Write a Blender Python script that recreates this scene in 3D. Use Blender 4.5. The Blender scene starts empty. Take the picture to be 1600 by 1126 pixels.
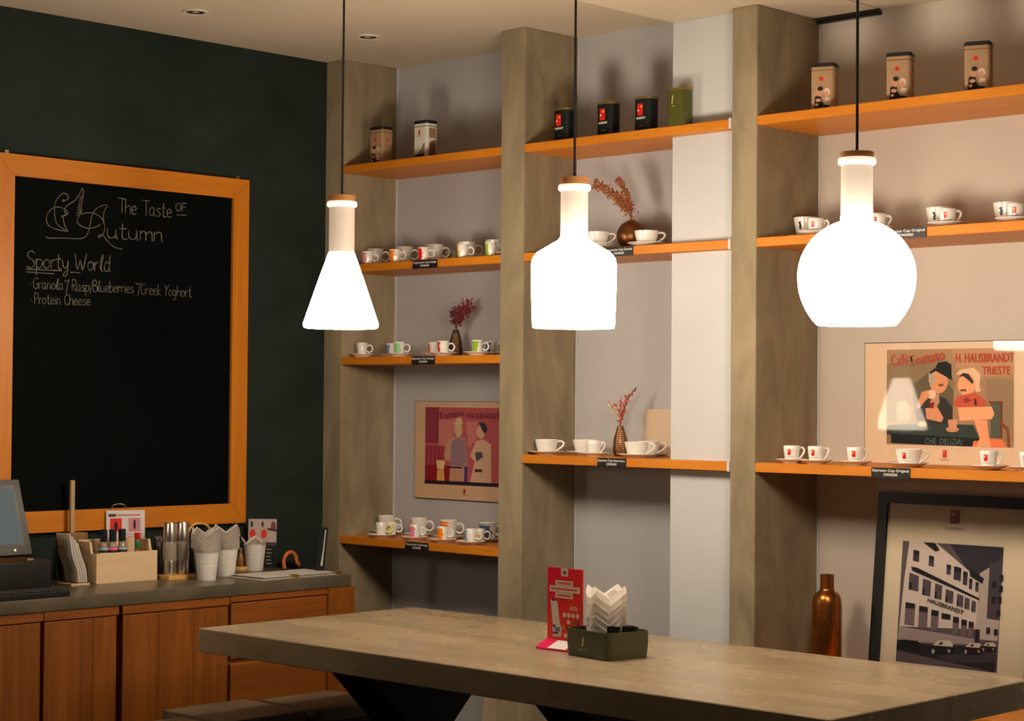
import bpy, bmesh, math, random
from mathutils import Vector, Matrix
random.seed(7)
scene = bpy.context.scene
COL = scene.collection
PI = math.pi

# ------------------------------------------------------------------ camera
CAM = Vector((0.0, 0.0, 1.55))
YAW, PITCH, ROLL, FPX = -0.76670838, 0.02161037, 0.00802135, 2982.063
_f = Vector((math.sin(YAW)*math.cos(PITCH), math.cos(YAW)*math.cos(PITCH), math.sin(PITCH)))
_r0 = Vector((math.cos(YAW), -math.sin(YAW), 0))
_u0 = _r0.cross(_f)
_r = _r0*math.cos(ROLL) + _u0*math.sin(ROLL)
_u = -_r0*math.sin(ROLL) + _u0*math.cos(ROLL)
cd = bpy.data.cameras.new('camera')
cam = bpy.data.objects.new('camera', cd); COL.objects.link(cam)
M = Matrix.Identity(4)
for i in range(3):
    M[i][0], M[i][1], M[i][2], M[i][3] = _r[i], _u[i], -_f[i], CAM[i]
cam.matrix_world = M
cd.sensor_width = 36.0; cd.sensor_fit = 'HORIZONTAL'; cd.lens = 36.0*FPX/1600.0
cd.clip_start = 0.05; cd.clip_end = 60
scene.camera = cam

# ------------------------------------------------------------------ world, exposure
w = bpy.data.worlds.new('world'); scene.world = w; w.use_nodes = True
w.node_tree.nodes['Background'].inputs[0].default_value = (0.55, 0.62, 0.75, 1)
w.node_tree.nodes['Background'].inputs[1].default_value = 0.10
vs = scene.view_settings
vs.view_transform = 'Standard'; vs.look = 'None'; vs.gamma = 1.0; vs.use_curve_mapping = False
vs.exposure = 0.12
LAMP_STRENGTH = 36.0
LAMP_COL = (1.0, 0.815, 0.625)

# ------------------------------------------------------------------ pixel -> place helpers (plane intersections)
def ray(px, py): return _f + _r*((px-800)/FPX) - _u*((py-563)/FPX)
def onX(px, py, X): d = ray(px, py); return CAM + d*((X-CAM.x)/d.x)
def onY(px, py, Y): d = ray(px, py); return CAM + d*((Y-CAM.y)/d.y)
def onZ(px, py, Z): d = ray(px, py); return CAM + d*((Z-CAM.z)/d.z)

# ------------------------------------------------------------------ materials
MATS = {}
def new_mat(name):
    m = bpy.data.materials.new(name); m.use_nodes = True
    return m, m.node_tree.nodes, m.node_tree.links, m.node_tree.nodes['Principled BSDF']
def plain(name, col, rough=0.5, metal=0.0, spec=0.5, coat=0.0):
    if name in MATS: return MATS[name]
    m, n, l, b = new_mat(name)
    b.inputs['Base Color'].default_value = (*col, 1); b.inputs['Roughness'].default_value = rough
    b.inputs['Metallic'].default_value = metal; b.inputs['Specular IOR Level'].default_value = spec
    b.inputs['Coat Weight'].default_value = coat; b.inputs['Coat Roughness'].default_value = 0.08
    MATS[name] = m; return m
def srgb(r, g, b):
    def c(v):
        v /= 255.0
        return v/12.92 if v <= 0.04045 else ((v+0.055)/1.055)**2.4
    return (c(r), c(g), c(b))
def col(r, g, b, rough=0.6): return plain('ink_%d_%d_%d' % (r, g, b), srgb(r, g, b), rough, 0, 0.3)
def noisy(name, c1, c2, scale=(1, 1, 1), nscale=5.0, detail=6.0, rough=0.7, bump=0.1, bdist=0.005, lo=0.3, hi=0.7, spec=0.4, rough_var=0.0, distort=0.0, coord='Object'):
    if name in MATS: return MATS[name]
    m, n, l, b = new_mat(name)
    tc = n.new('ShaderNodeTexCoord'); mp = n.new('ShaderNodeMapping'); mp.inputs['Scale'].default_value = scale
    nz = n.new('ShaderNodeTexNoise'); nz.inputs['Scale'].default_value = nscale; nz.inputs['Detail'].default_value = detail
    nz.inputs['Roughness'].default_value = 0.6; nz.inputs['Distortion'].default_value = distort
    cr = n.new('ShaderNodeValToRGB')
    cr.color_ramp.elements[0].position = lo; cr.color_ramp.elements[0].color = (*c1, 1)
    cr.color_ramp.elements[1].position = hi; cr.color_ramp.elements[1].color = (*c2, 1)
    l.new(tc.outputs[coord], mp.inputs[0]); l.new(mp.outputs[0], nz.inputs['Vector'])
    l.new(nz.outputs['Fac'], cr.inputs[0]); l.new(cr.outputs[0], b.inputs['Base Color'])
    bp = n.new('ShaderNodeBump'); bp.inputs['Strength'].default_value = bump; bp.inputs['Distance'].default_value = bdist
    l.new(nz.outputs['Fac'], bp.inputs['Height']); l.new(bp.outputs[0], b.inputs['Normal'])
    b.inputs['Roughness'].default_value = rough; b.inputs['Specular IOR Level'].default_value = spec
    if rough_var:
        mr = n.new('ShaderNodeMapRange'); mr.inputs[3].default_value = rough-rough_var; mr.inputs[4].default_value = rough+rough_var
        l.new(nz.outputs['Fac'], mr.inputs[0]); l.new(mr.outputs[0], b.inputs['Roughness'])
    MATS[name] = m; return m
def wood(name, c1, c2, axis='x', scale=1.0, rough=0.45):
    s = {'x': (0.9, 14, 14), 'y': (14, 0.9, 14), 'z': (14, 14, 0.9)}[axis]
    return noisy(name, c1, c2, tuple(v*scale for v in s), 2.2, 8, rough, 0.12, 0.002, 0.25, 0.75, 0.4, 0.05, 1.2)

CONC = noisy('pillar_concrete', (0.16, 0.128, 0.076), (0.40, 0.325, 0.210), (3.2, 3.2, 1.1), 2.1, 14, 0.74, 0.35, 0.006, 0.22, 0.78, 0.3, 0, 0.6)
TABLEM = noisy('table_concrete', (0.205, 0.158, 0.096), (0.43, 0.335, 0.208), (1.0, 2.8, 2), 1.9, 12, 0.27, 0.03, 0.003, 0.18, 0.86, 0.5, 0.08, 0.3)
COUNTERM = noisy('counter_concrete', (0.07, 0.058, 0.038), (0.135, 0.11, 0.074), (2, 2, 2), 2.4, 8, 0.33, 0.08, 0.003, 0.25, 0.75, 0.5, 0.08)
WALLG = noisy('grey_paint', (0.435, 0.435, 0.45), (0.49, 0.485, 0.495), (1, 1, 1), 3, 5, 0.6, 0.06, 0.003, 0.2, 0.8, 0.3)
WALLW = noisy('white_paint', (0.52, 0.545, 0.56), (0.58, 0.60, 0.61), (1, 1, 1), 3, 5, 0.55, 0.06, 0.003, 0.2, 0.8, 0.35)
WALLC = noisy('cream_paint', (0.53, 0.475, 0.41), (0.60, 0.535, 0.46), (1, 1, 1), 2.5, 5, 0.55, 0.06, 0.003, 0.2, 0.8, 0.35)
CEILM = noisy('ceiling_plaster', (0.50, 0.42, 0.315), (0.57, 0.48, 0.365), (1, 1, 1), 1.5, 6, 0.8, 0.08, 0.004, 0.2, 0.8, 0.2)
DARKROOM = noisy('brown_room_paint', (0.10, 0.075, 0.05), (0.14, 0.105, 0.07), (1, 1, 1), 2, 5, 0.7, 0.05)
FLOORM = noisy('floor_concrete', (0.045, 0.038, 0.03), (0.07, 0.06, 0.048), (1, 1, 1), 1.4, 7, 0.5, 0.06, 0.003)
CHALKW = noisy('blackboard_paint_wall', (0.012, 0.021, 0.018), (0.026, 0.036, 0.030), (1.0, 1.0, 1.6), 2.6, 12, 0.7, 0.05, 0.002, 0.35, 0.85, 0.15, 0.05, 0.3)
BOARDM = noisy('blackboard', (0.0006, 0.0016, 0.0017), (0.0012, 0.0028, 0.0028), (1, 1, 1), 2.5, 8, 0.75, 0.03, 0.001, 0.4, 0.9, 0.06)
W_SHELF = wood('oak_shelf', (0.50, 0.150, 0.006), (0.66, 0.235, 0.014), 'x')
W_FRAME_Y = wood('oak_frame_rail', (0.46, 0.140, 0.005), (0.62, 0.215, 0.010), 'y')
W_FRAME_Z = wood('oak_frame_stile', (0.46, 0.140, 0.005), (0.62, 0.215, 0.010), 'z')
W_CAB_Z = wood('walnut_door', (0.14, 0.036, 0.0025), (0.32, 0.098, 0.007), 'z', 0.6, 0.5)
W_CAB_Y = wood('walnut_rail', (0.17, 0.043, 0.0035), (0.32, 0.095, 0.008), 'y', 0.7, 0.5)
W_PALE = wood('pale_birch', (0.62, 0.45, 0.26), (0.72, 0.55, 0.34), 'y', 0.6, 0.55)
W_TRAY = wood('bamboo', (0.55, 0.30, 0.08), (0.68, 0.40, 0.13), 'y', 0.7, 0.5)
W_CORK = noisy('beech_cap', (0.50, 0.22, 0.07), (0.62, 0.30, 0.11), (6, 6, 30), 3, 6, 0.5, 0.1, 0.002)
W_CANE = plain('cane_wood', (0.50, 0.14, 0.025), 0.35)
PORC = plain('porcelain', (0.80, 0.79, 0.745), 0.12, 0, 0.5, 0.3)
PAPER = plain('white_paper', (0.80, 0.78, 0.74), 0.75, 0, 0.2)
_n, _l = PAPER.node_tree.nodes, PAPER.node_tree.links
_tr = _n.new('ShaderNodeBsdfTranslucent'); _tr.inputs[0].default_value = (0.85, 0.80, 0.74, 1)
_mx = _n.new('ShaderNodeMixShader'); _mx.inputs[0].default_value = 0.45
_l.new(_n['Principled BSDF'].outputs[0], _mx.inputs[1]); _l.new(_tr.outputs[0], _mx.inputs[2]); _l.new(_mx.outputs[0], _n['Material Output'].inputs[0])
PAPERCUP = noisy('paper_cup', (0.66, 0.64, 0.60), (0.74, 0.72, 0.67), (1, 1, 1), 20, 3, 0.6, 0.03, 0.001)
BLACK = plain('black_metal', (0.006, 0.006, 0.006), 0.5, 0, 0.3)
BLACKP = plain('black_plastic', (0.008, 0.009, 0.009), 0.38, 0, 0.35)
GREYP = plain('grey_bezel', (0.03, 0.03, 0.025), 0.45, 0, 0.4)
STEEL = plain('brushed_steel', (0.55, 0.52, 0.47), 0.28, 1.0)
DKSTEEL = plain('dark_steel', (0.10, 0.095, 0.09), 0.4, 1.0)
GOLD = plain('brass', (0.62, 0.42, 0.13), 0.35, 1.0)
LIDGOLD = plain('tin_lid_gold', (0.34, 0.25, 0.08), 0.4, 0.8)
COPPER = noisy('hammered_copper', (0.36, 0.125, 0.028), (0.50, 0.19, 0.05), (1, 1, 1), 60, 3, 0.30, 0.06, 0.002, 0.3, 0.7)
COPPER.node_tree.nodes['Principled BSDF'].inputs['Metallic'].default_value = 0.95
BRONZE = plain('bronze_vase', (0.20, 0.085, 0.028), 0.38, 0.85)
DKVASE = plain('dark_glazed_vase', (0.03, 0.022, 0.016), 0.3, 0.3)
OLIVE = plain('olive_tin', (0.085, 0.09, 0.018), 0.3, 0.1)
OLIVEBOX = plain('olive_box', (0.058, 0.056, 0.022), 0.38, 0.0, 0.5)
TINBLACK = plain('black_tin', (0.008, 0.011, 0.013), 0.25, 0.1)
TINBROWN = noisy('kraft_brown_tin', (0.34, 0.215, 0.115), (0.42, 0.27, 0.15), (1, 1, 1), 30, 4, 0.4, 0.0)
TINWHITE = plain('ivory_tin', (0.66, 0.65, 0.56), 0.35)
LID = plain('black_lid', (0.010, 0.011, 0.013), 0.4)
CORD = plain('cord_fabric', (0.016, 0.012, 0.020), 0.8)
CHALK = noisy('chalk', (0.06, 0.056, 0.045), (0.27, 0.25, 0.20), (1, 1, 1), 40, 4, 0.95, 0.0, 0.001, 0.25, 0.7, 0.1)
STOOLM = noisy('stool_seat', (0.115, 0.085, 0.05), (0.19, 0.145, 0.09), (2, 2, 2), 3, 7, 0.5, 0.08, 0.003)
PALEBOARD = noisy('raw_board', (0.62, 0.47, 0.33), (0.70, 0.55, 0.40), (1, 1, 1), 6, 6, 0.7, 0.05, 0.002)
REDINK = plain('logo_red', srgb(206, 32, 18), 0.3)
WHITEINK = plain('print_white', (0.72, 0.70, 0.65), 0.5)
BLACKINK = plain('print_black', (0.02, 0.018, 0.016), 0.4)
GLASSCLEAR = plain('bottle_glass', (0.75, 0.68, 0.58), 0.06, 0, 0.6)
GLASSCLEAR.node_tree.nodes['Principled BSDF'].inputs['Transmission Weight'].default_value = 0.75

def emissive(name, c, s, rough=0.3):
    if name in MATS: return MATS[name]
    m, n, l, b = new_mat(name)
    b.inputs['Base Color'].default_value = (0.8, 0.78, 0.75, 1); b.inputs['Roughness'].default_value = rough
    b.inputs['Emission Color'].default_value = (*c, 1); b.inputs['Emission Strength'].default_value = s
    MATS[name] = m; return m
OPAL = emissive('opal_glass_lit', LAMP_COL, LAMP_STRENGTH)
OPAL_DIM = emissive('opal_glass_dimmed', LAMP_COL, LAMP_STRENGTH*0.5)
OPALNECK = emissive('opal_glass_neck', (1.0, 0.74, 0.54), 0.30)
OPALNECK.node_tree.nodes['Principled BSDF'].inputs['Base Color'].default_value = (0.52, 0.46, 0.40, 1)
OPALLIP = emissive('opal_glass_lip', (1.0, 0.80, 0.62), 0.85)
SCREEN = emissive('monitor_screen', (0.42, 0.52, 0.52), 0.16, 0.6)
SCREEN.node_tree.nodes['Principled BSDF'].inputs['Specular IOR Level'].default_value = 0.05
SCREEN.node_tree.nodes['Principled BSDF'].inputs['Base Color'].default_value = (0.03, 0.035, 0.035, 1)
LED = emissive('status_led', (0.5, 0.8, 0.1), 1.2)

# ------------------------------------------------------------------ mesh helpers
class B:
    """collects geometry; several material slots possible"""
    def __init__(s): s.bm = bmesh.new(); s.mats = []; s.cur = 0
    def mat(s, m):
        if m not in s.mats: s.mats.append(m)
        s.cur = s.mats.index(m); return s
    def _tag(s, faces):
        for f in faces: f.material_index = s.cur
    def box(s, x0, x1, y0, y1, z0, z1, bev=0.0, seg=2):
        r = bmesh.ops.create_cube(s.bm, size=1.0)
        vs_ = r['verts']
        for v in vs_:
            v.co = Vector(((x0+x1)/2+v.co.x*(x1-x0), (y0+y1)/2+v.co.y*(y1-y0), (z0+z1)/2+v.co.z*(z1-z0)))
        fs = list({f for v in vs_ for f in v.link_faces})
        s._tag(fs)
        if bev > 0:
            es = list({e for v in vs_ for e in v.link_edges})
            rb = bmesh.ops.bevel(s.bm, geom=es, offset=bev, segments=seg, profile=0.7, affect='EDGES')
            s._tag(rb['faces'])
        return s
    def lathe(s, prof, seg=24, c=(0, 0, 0), ax=None):
        rings = []
        for (r, z) in prof:
            if r <= 1e-6: rings.append([s.bm.verts.new((c[0], c[1], c[2]+z))])
            else: rings.append([s.bm.verts.new((c[0]+r*math.cos(2*PI*k/seg), c[1]+r*math.sin(2*PI*k/seg), c[2]+z)) for k in range(seg)])
        for a, b in zip(rings, rings[1:]):
            for k in range(seg):
                k2 = (k+1) % seg
                if len(a) == 1 and len(b) == 1: continue
                if len(a) == 1: f = s.bm.faces.new((a[0], b[k2], b[k]))
                elif len(b) == 1: f = s.bm.faces.new((a[k], a[k2], b[0]))
                else: f = s.bm.faces.new((a[k], a[k2], b[k2], b[k]))
                f.material_index = s.cur
        return s
    def tube(s, pts, r, seg=8, closed=False):
        pts = [Vector(p) for p in pts]; n = len(pts); rings = []
        rr = r if isinstance(r, (list, tuple)) else [r]*n
        up = Vector((0, 0, 1)); prev = None
        for i, p in enumerate(pts):
            if closed: t = pts[(i+1) % n]-pts[i-1]
            else: t = pts[min(i+1, n-1)]-pts[max(i-1, 0)]
            t.normalize()
            if prev is None:
                a = t.cross(up)
                if a.length < 1e-3: a = t.cross(Vector((1, 0, 0)))
            else: a = prev - t*prev.dot(t)
            a.normalize(); prev = a; b_ = t.cross(a)
            rings.append([s.bm.verts.new(p+(a*math.cos(2*PI*k/seg)+b_*math.sin(2*PI*k/seg))*rr[i]) for k in range(seg)])
        m = n if closed else n-1
        for i in range(m):
            A, C = rings[i], rings[(i+1) % n]
            for k in range(seg):
                f = s.bm.faces.new((A[k], A[(k+1) % seg], C[(k+1) % seg], C[k])); f.material_index = s.cur
        if not closed:
            f = s.bm.faces.new(rings[0][::-1]); f.material_index = s.cur
            f = s.bm.faces.new(rings[-1]); f.material_index = s.cur
        return s
    def prism(s, poly, a, b, plane='xy'):
        def P(u, v, w_):
            return {'xy': (u, v, w_), 'xz': (u, w_, v), 'yz': (w_, u, v)}[plane]
        A = [s.bm.verts.new(P(u, v, a)) for u, v in poly]; C = [s.bm.verts.new(P(u, v, b)) for u, v in poly]
        fs = [s.bm.faces.new(A), s.bm.faces.new(C[::-1])]
        n = len(poly)
        for k in range(n): fs.append(s.bm.faces.new((A[k], C[k], C[(k+1) % n], A[(k+1) % n])))
        s._tag(fs); return s
    def poly(s, pts):
        f = s.bm.faces.new([s.bm.verts.new(p) for p in pts]); f.material_index = s.cur; return s
    def ico(s, c, r, sub=1, sc=(1, 1, 1)):
        res = bmesh.ops.create_icosphere(s.bm, subdivisions=sub, radius=r)
        for v in res['verts']: v.co = Vector((v.co.x*sc[0]+c[0], v.co.y*sc[1]+c[1], v.co.z*sc[2]+c[2]))
        s._tag({f for v in res['verts'] for f in v.link_faces}); return s
    def mesh(s, name, smooth=None):
        bmesh.ops.recalc_face_normals(s.bm, faces=s.bm.faces[:])
        me = bpy.data.meshes.new(name); s.bm.to_mesh(me); s.bm.free()
        for m in s.mats: me.materials.append(m)
        if smooth:
            for p in me.polygons: p.use_smooth = True
            me.set_sharp_from_angle(angle=math.radians(smooth))
        return me
def link(name, me, parent=None, loc=None, rot=None, mat=None):
    if mat is not None and not me.materials: me.materials.append(mat)
    o = bpy.data.objects.new(name, me); COL.objects.link(o)
    if parent: o.parent = parent
    if loc is not None: o.location = loc
    if rot is not None: o.rotation_euler = rot
    return o
def ob(name, b, mat=None, parent=None, loc=None, rot=None, smooth=None):
    return link(name, b.mesh(name, smooth), parent, loc, rot, mat)
def tag(o, label, cat, group=None):
    o['label'] = label; o['category'] = cat
    if group: o['group'] = group
    return o
def thing(name, label, cat, loc=(0, 0, 0), rotz=0.0, group=None, rot=None):
    o = bpy.data.objects.new(name, None); COL.objects.link(o)
    o.empty_display_size = 0.05; o.location = loc; o.rotation_euler = rot if rot else (0, 0, rotz)
    return tag(o, label, cat, group)
def struct(name, b, mat, label=None, smooth=None):
    o = ob(name, b, mat, smooth=smooth); o['kind'] = 'structure'
    if label: o['label'] = label
    return o
_texts = {}
def text_mesh(s, size=1.0, align='LEFT', bold=0.0, shear=0.0):
    key = (s, size, align, bold, shear)
    if key in _texts: return _texts[key].copy()
    cu = bpy.data.curves.new('text', 'FONT'); cu.body = s; cu.size = size; cu.align_x = align; cu.offset = bold; cu.shear = shear
    cu.resolution_u = 2
    o = bpy.data.objects.new('text', cu); COL.objects.link(o)
    bpy.context.view_layer.update()
    me = bpy.data.meshes.new_from_object(o); bpy.data.objects.remove(o); bpy.data.curves.remove(cu)
    me.materials.clear()
    _texts[key] = me; return me.copy()
def text_on(name, s, size, mat, parent, loc, width=None, rot=(PI/2, 0, 0), align='CENTER', bold=0.0, shear=0.0):
    """text standing upright facing -y of its parent"""
    me = text_mesh(s, size, align, bold, shear)
    if width:
        xs = [v.co.x for v in me.vertices]; k = width/max(1e-6, max(xs)-min(xs))
        for v in me.vertices: v.co.x *= k
    me.materials.append(mat)
    return link(name, me, parent, loc, rot)
def rrect(w_, d, r, n=5):
    pts = []
    for cx, cy, a0 in ((w_/2-r, d/2-r, 0), (-w_/2+r, d/2-r, PI/2), (-w_/2+r, -d/2+r, PI), (w_/2-r, -d/2+r, 3*PI/2)):
        for k in range(n+1):
            a = a0+PI/2*k/n; pts.append((cx+r*math.cos(a), cy+r*math.sin(a)))
    return pts
def spline(pts, n=6):
    out = []; P = [Vector(p) for p in pts]
    for i in range(len(P)-1):
        p0 = P[max(i-1, 0)]; p1 = P[i]; p2 = P[i+1]; p3 = P[min(i+2, len(P)-1)]
        for k in range(n):
            t = k/n
            out.append(0.5*((2*p1)+(p2-p0)*t+(2*p0-5*p1+4*p2-p3)*t*t+(3*p1-p0-3*p2+p3)*t**3))
    out.append(P[-1]); return out

# ================================================================== THE ROOM
XL, YF, YB, YB3, ZC, ZC2 = -6.551, 5.58, 5.903, 5.972, 3.07, 3.0
XS = -4.60     # where the ceiling steps down
struct('floor', B().box(-6.75, 2.6, -2.7, 6.2, -0.1, 0.0), FLOORM)
struct('ceiling', B().box(-6.75, XS, -2.7, 6.2, ZC, ZC+0.12), CEILM, 'plastered ceiling over the counter and left bays')
cl = B().box(XS, -3.87, -2.7, 5.93, ZC2, ZC2+0.18).box(-3.862, 2.6, -2.7, 6.2, ZC2, ZC2+0.18).box(XS, -4.2, 5.93, 6.2, ZC2, ZC2+0.18)
struct('ceiling_panel', cl, CEILM, 'slightly lowered ceiling boards over the right bay')
struct('wall_left', B().box(-6.75, XL, -2.7, 5.66, 0, ZC), CHALKW, 'dark green blackboard-painted wall')
struct('wall_back', B().box(-6.75, -4.2, YB, 6.2, 0, ZC), WALLG, 'grey painted wall behind the shelves')
struct('wall_back_bay', B().box(-4.2, -3.02, YB3, 6.2, 0, ZC2+0.1), WALLC, 'cream wall behind the right shelves')
struct('wall_back_right', B().box(-2.9, 2.6, YF+0.06, 6.2, 0, ZC2), WALLC)
struct('wall_right', B().box(2.4, 2.6, -2.7, 6.2, 0, ZC), DARKROOM)
struct('wall_front', B().box(-6.75, -5.2, -2.7, -2.5, 0, ZC).box(0.6, 2.6, -2.7, -2.5, 0, ZC).box(-5.2, 0.6, -2.7, -2.5, 0, 0.5).box(-5.2, 0.6, -2.7, -2.5, 2.7, ZC), DARKROOM)
wf = struct('added_window', B().box(-5.2, 0.6, -2.64, -2.58, 0.5, 0.56).box(-5.2, 0.6, -2.64, -2.58, 2.64, 2.7), BLACK)  # unseen window, added to let cool world light into the room
for k in range(4): ob('mullion', B().box(-5.2+k*1.91, -5.14+k*1.91, -2.64, -2.58, 0.56, 2.64), BLACK, wf)
struct('trim_1', B().box(-4.148, -3.875, 5.945, 5.968, ZC2-0.018, ZC2-0.006), BLACK, 'black strip painting the shade of the gap under the ceiling edge')  # solid black strip, stands in for the shade inside the ceiling slot

def pillar(x0, x1, yb, zt, lab):
    b = B(); n = 40
    b.box(x0, x1, YF, yb+0.02, 0, zt, 0.006, 2)
    return struct('concrete_pillar', b, CONC, lab)
pillar(XL+0.002, -6.429, YB, ZC, 'narrow concrete pillar in the corner beside the blackboard wall')
pillar(-5.447, -5.315, YB, ZC, 'concrete pillar left of the bottle-shaped lamp')
pillar(-4.266, -4.152, YB3, ZC2, 'concrete pillar left of the round lamp')
pillar(-3.03, -2.905, YB3, ZC2, 'concrete pillar at the end of the right bay')
struct('white_column', B().box(-4.592, -4.266, 5.637, YB+0.01, 0, ZC2, 0.004), WALLW, 'white painted column beside the middle bay')

for k, (x, yb) in enumerate(((-6.429, YB), (-5.315, YB), (-4.152, YB3))):
    struct('trim_%d' % (k+2), B().box(x-0.002, x+0.007, yb-0.005, yb+0.004, 0, (ZC, ZC, ZC2)[k]), WALLW, 'thin white filler line in the shelf bay corner')
for i, (x, y) in enumerate(((-6.076, 4.501), (-5.951, 5.295))):
    t = thing('ceiling_downlight', ['recessed downlight in the ceiling over the blackboard', 'recessed downlight in the ceiling nearest the corner pillar'][i], 'downlight', (x, y, ZC), 0, 'recessed ceiling downlights')
    ob('trim_ring', B().lathe([(0.036, 0.0), (0.036, -0.004), (0.05, -0.006), (0.054, -0.001), (0.054, 0.0)], 28), plain('ring_white', (0.62, 0.56, 0.46), 0.4), t, smooth=40)
    ob('reflector', B().lathe([(0.040, -0.0045), (0.030, -0.002), (0.0, -0.001)], 24), plain('recess_shade', (0.03, 0.026, 0.02), 0.4), t, smooth=40)  # flat disc below a solid ceiling; shade of the recess is in its colour
    ob('bulb', B().lathe([(0.016, -0.0015), (0.013, -0.005), (0.0, -0.006)], 16), plain('bulb_off', (0.3, 0.27, 0.22), 0.2), t, smooth=40)

# ================================================================== SHELVES
ZA, ZB, ZC_, ZD, ZE = 2.594, 2.151, 1.337, 0.951, 0.528
Z1C = 1.742
TH = 0.034
def shelf(x0, x1, yb, z, label, tag_px=None, tag_text=None, cap=None):
    t = thing('wall_shelf', label, 'shelf', (x0, YF, z-TH), 0, 'orange wooden wall shelves')
    ob('board', B().box(0, x1-x0, 0, yb-YF, 0, TH, 0.002, 1), W_SHELF, t)
    if tag_px:
        a = onY(tag_px[0], 500, YF).x-x0; c = onY(tag_px[1], 500, YF).x-x0
        p = ob('price_tag', B().box(a, c, -0.003, 0.0, -0.003, TH*0.97), plain('tag_black', (0.008, 0.009, 0.010), 0.4), t)
        p['label'] = 'black price tag with white lettering'
        text_on('lettering', tag_text[0], 0.0125, WHITEINK, p, ((a+c)/2, -0.0036, TH*0.56), (c-a)*0.94, bold=0.0002)
        text_on('lettering', tag_text[1], 0.0125, WHITEINK, p, ((a+c)/2, -0.0036, TH*0.14), (c-a)*0.36, bold=0.0002)
    if cap:
        ob('plaster_patch', B().box(x1-x0-0.012, x1-x0-0.001, -0.004, 0.02, -0.002, TH+0.004, 0.003), WALLW, t)
    return t
x1a, x1b = -6.429, -5.447
x2a, x2b = -5.315, -4.266
x3a, x3b = -4.152, -3.03
shelf(x1a, x1b, YB, ZA, 'top shelf of the left bay holding two coffee tins')
shelf(x1a, x1b, YB, ZB, 'second shelf of the left bay with colourful cups in two rows', (644.5, 683), ('Cappuccino Cup Design', '290000'))
shelf(x1a, x1b, YB, Z1C, 'third shelf of the left bay with a dark vase and cups', (644.5, 680.5), ('Espresso Cup Design', '290000'))
shelf(x1a, x1b, YB, ZD, 'lowest shelf of the left bay under the pink print', (637, 673), ('Cappuccino Cup Design', '290000'))
shelf(x2a, x2b, YB, ZA, 'top shelf of the middle bay holding dark tins', cap=1)
shelf(x2a, x2b, YB, ZB, 'middle bay shelf with the round copper vase', (945, 989), ('Cappuccino Cup Grande', '290000'), cap=1)
shelf(x2a, x2b, YB, ZC_, 'middle bay shelf with plain white cups and patterned vase', (935.5, 980), ('Espresso Cup Americano', '290000'), cap=1)
shelf(x3a, x3b, YB3, ZA, 'top shelf of the right bay holding three brown tins')
shelf(x3a, x3b, YB3, ZB, 'right bay shelf behind the round lamp', (1385, 1447.5), ('Espresso Cup Original', '290000'))
shelf(x3a, x3b, YB3, ZC_, 'right bay shelf in front of the vintage poster', (1363, 1423.5), ('Espresso Cup Original', '290000'))
shelf(x3a, x3b, YB3, ZE, 'low shelf of the right bay behind the table')

# ================================================================== PENDANT LAMPS
def pendant(px, Y, label, shade_prof, neck_prof, zbot, ncap, capz, rn, x=None, om=None):
    p = onY(px, 513, Y)
    if x is not None: p.x = x
    t = thing('pendant_lamp', label, 'lamp', (p.x, Y, zbot), 0, 'opal glass pendant lamps over the table')
    sh = ob('glass_shade', B().lathe(shade_prof, 48), om or OPAL, t, smooth=60); sh['label'] = 'glowing white opal glass shade'
    nk = ob('glass_neck', B().lathe(neck_prof, 40), OPALNECK, t, smooth=60); nk['label'] = 'frosted neck of the glass shade'
    zl = neck_prof[-1][1]
    ob('glass_lip', B().lathe([(rn*0.98, zl-0.004), (rn*1.16, zl), (rn*1.2, zl+0.008), (rn*1.14, zl+0.017), (rn*0.95, zl+0.018)], 40), OPALLIP, t, smooth=60)
    cp = ob('wooden_cap', B().lathe([(0.0, zl+0.015), (rn*1.02, zl+0.015), (rn*1.06, capz-0.004), (rn*1.03, capz), (0.0, capz)], 32), W_CORK, t, smooth=40); cp['label'] = 'turned beech wood cap'
    zc = (ZC if p.x < XS else ZC2)-zbot
    ob('cord', B().tube([(0, 0, capz-0.002), (0, 0, zc*0.6), (0, 0, zc-0.005)], 0.0042, 8), CORD, t, smooth=60)
    ob('ceiling_rose', B().lathe([(0.0, zc-0.028), (0.045, zc-0.026), (0.05, zc)], 24), BLACK, t, smooth=40)
    return t
def mm(depth): return depth/FPX
# conical flask
u = mm(6.967); y0 = 513
def prof(pts, u, y0): return [(r*u, (y0-y)*u) for r, y in pts]
pendant(532.5, 4.58, 'conical flask-shaped glass pendant lamp nearest the blackboard',
        prof([(0, 500), (40, 503), (52, 511), (55, 512.5), (58, 511), (59, 506), (57, 500), (45, 465), (33, 430), (24, 405), (21, 397), (20, 394)], u, y0),
        prof([(20, 394), (20, 322)], u, y0), 1.812, 0, (513-305)*u, 20*u)
u = mm(6.170)
pendant(896, 4.58, 'bottle-shaped glass pendant lamp with sloping shoulders, middle of three',
        prof([(0, 497), (50, 500), (60, 511), (63.5, 512.5), (64.5, 509), (66, 470), (67, 415), (65, 404), (58, 395), (40, 384), (26, 376), (22.5, 372), (21.5, 370)], u, y0),
        prof([(21.5, 370), (21.5, 297)], u, y0), 1.789, 0, (513-277)*u, 21.5*u)
u = mm(5.4215); sp = []
R3 = 91.5; cy3 = 432
for k in range(19):
    a = math.radians(-48+(122*k/18)); sp.append((R3*math.cos(a), cy3-(102 if a < 0 else 90)*math.sin(a)))
sp3 = [(0, 494), (44, 497), (58, 507.5), (60.5, 508)] + sp + [(25, 340), (25, 337)]
pendant(1338, 4.58, 'round flask-shaped glass pendant lamp in front of the right shelves',
        prof(sp3, u, 508), prof([(25, 337), (24.7, 256)], u, 508), 1.775, 0, (508-237)*u, 25*u)

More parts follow.
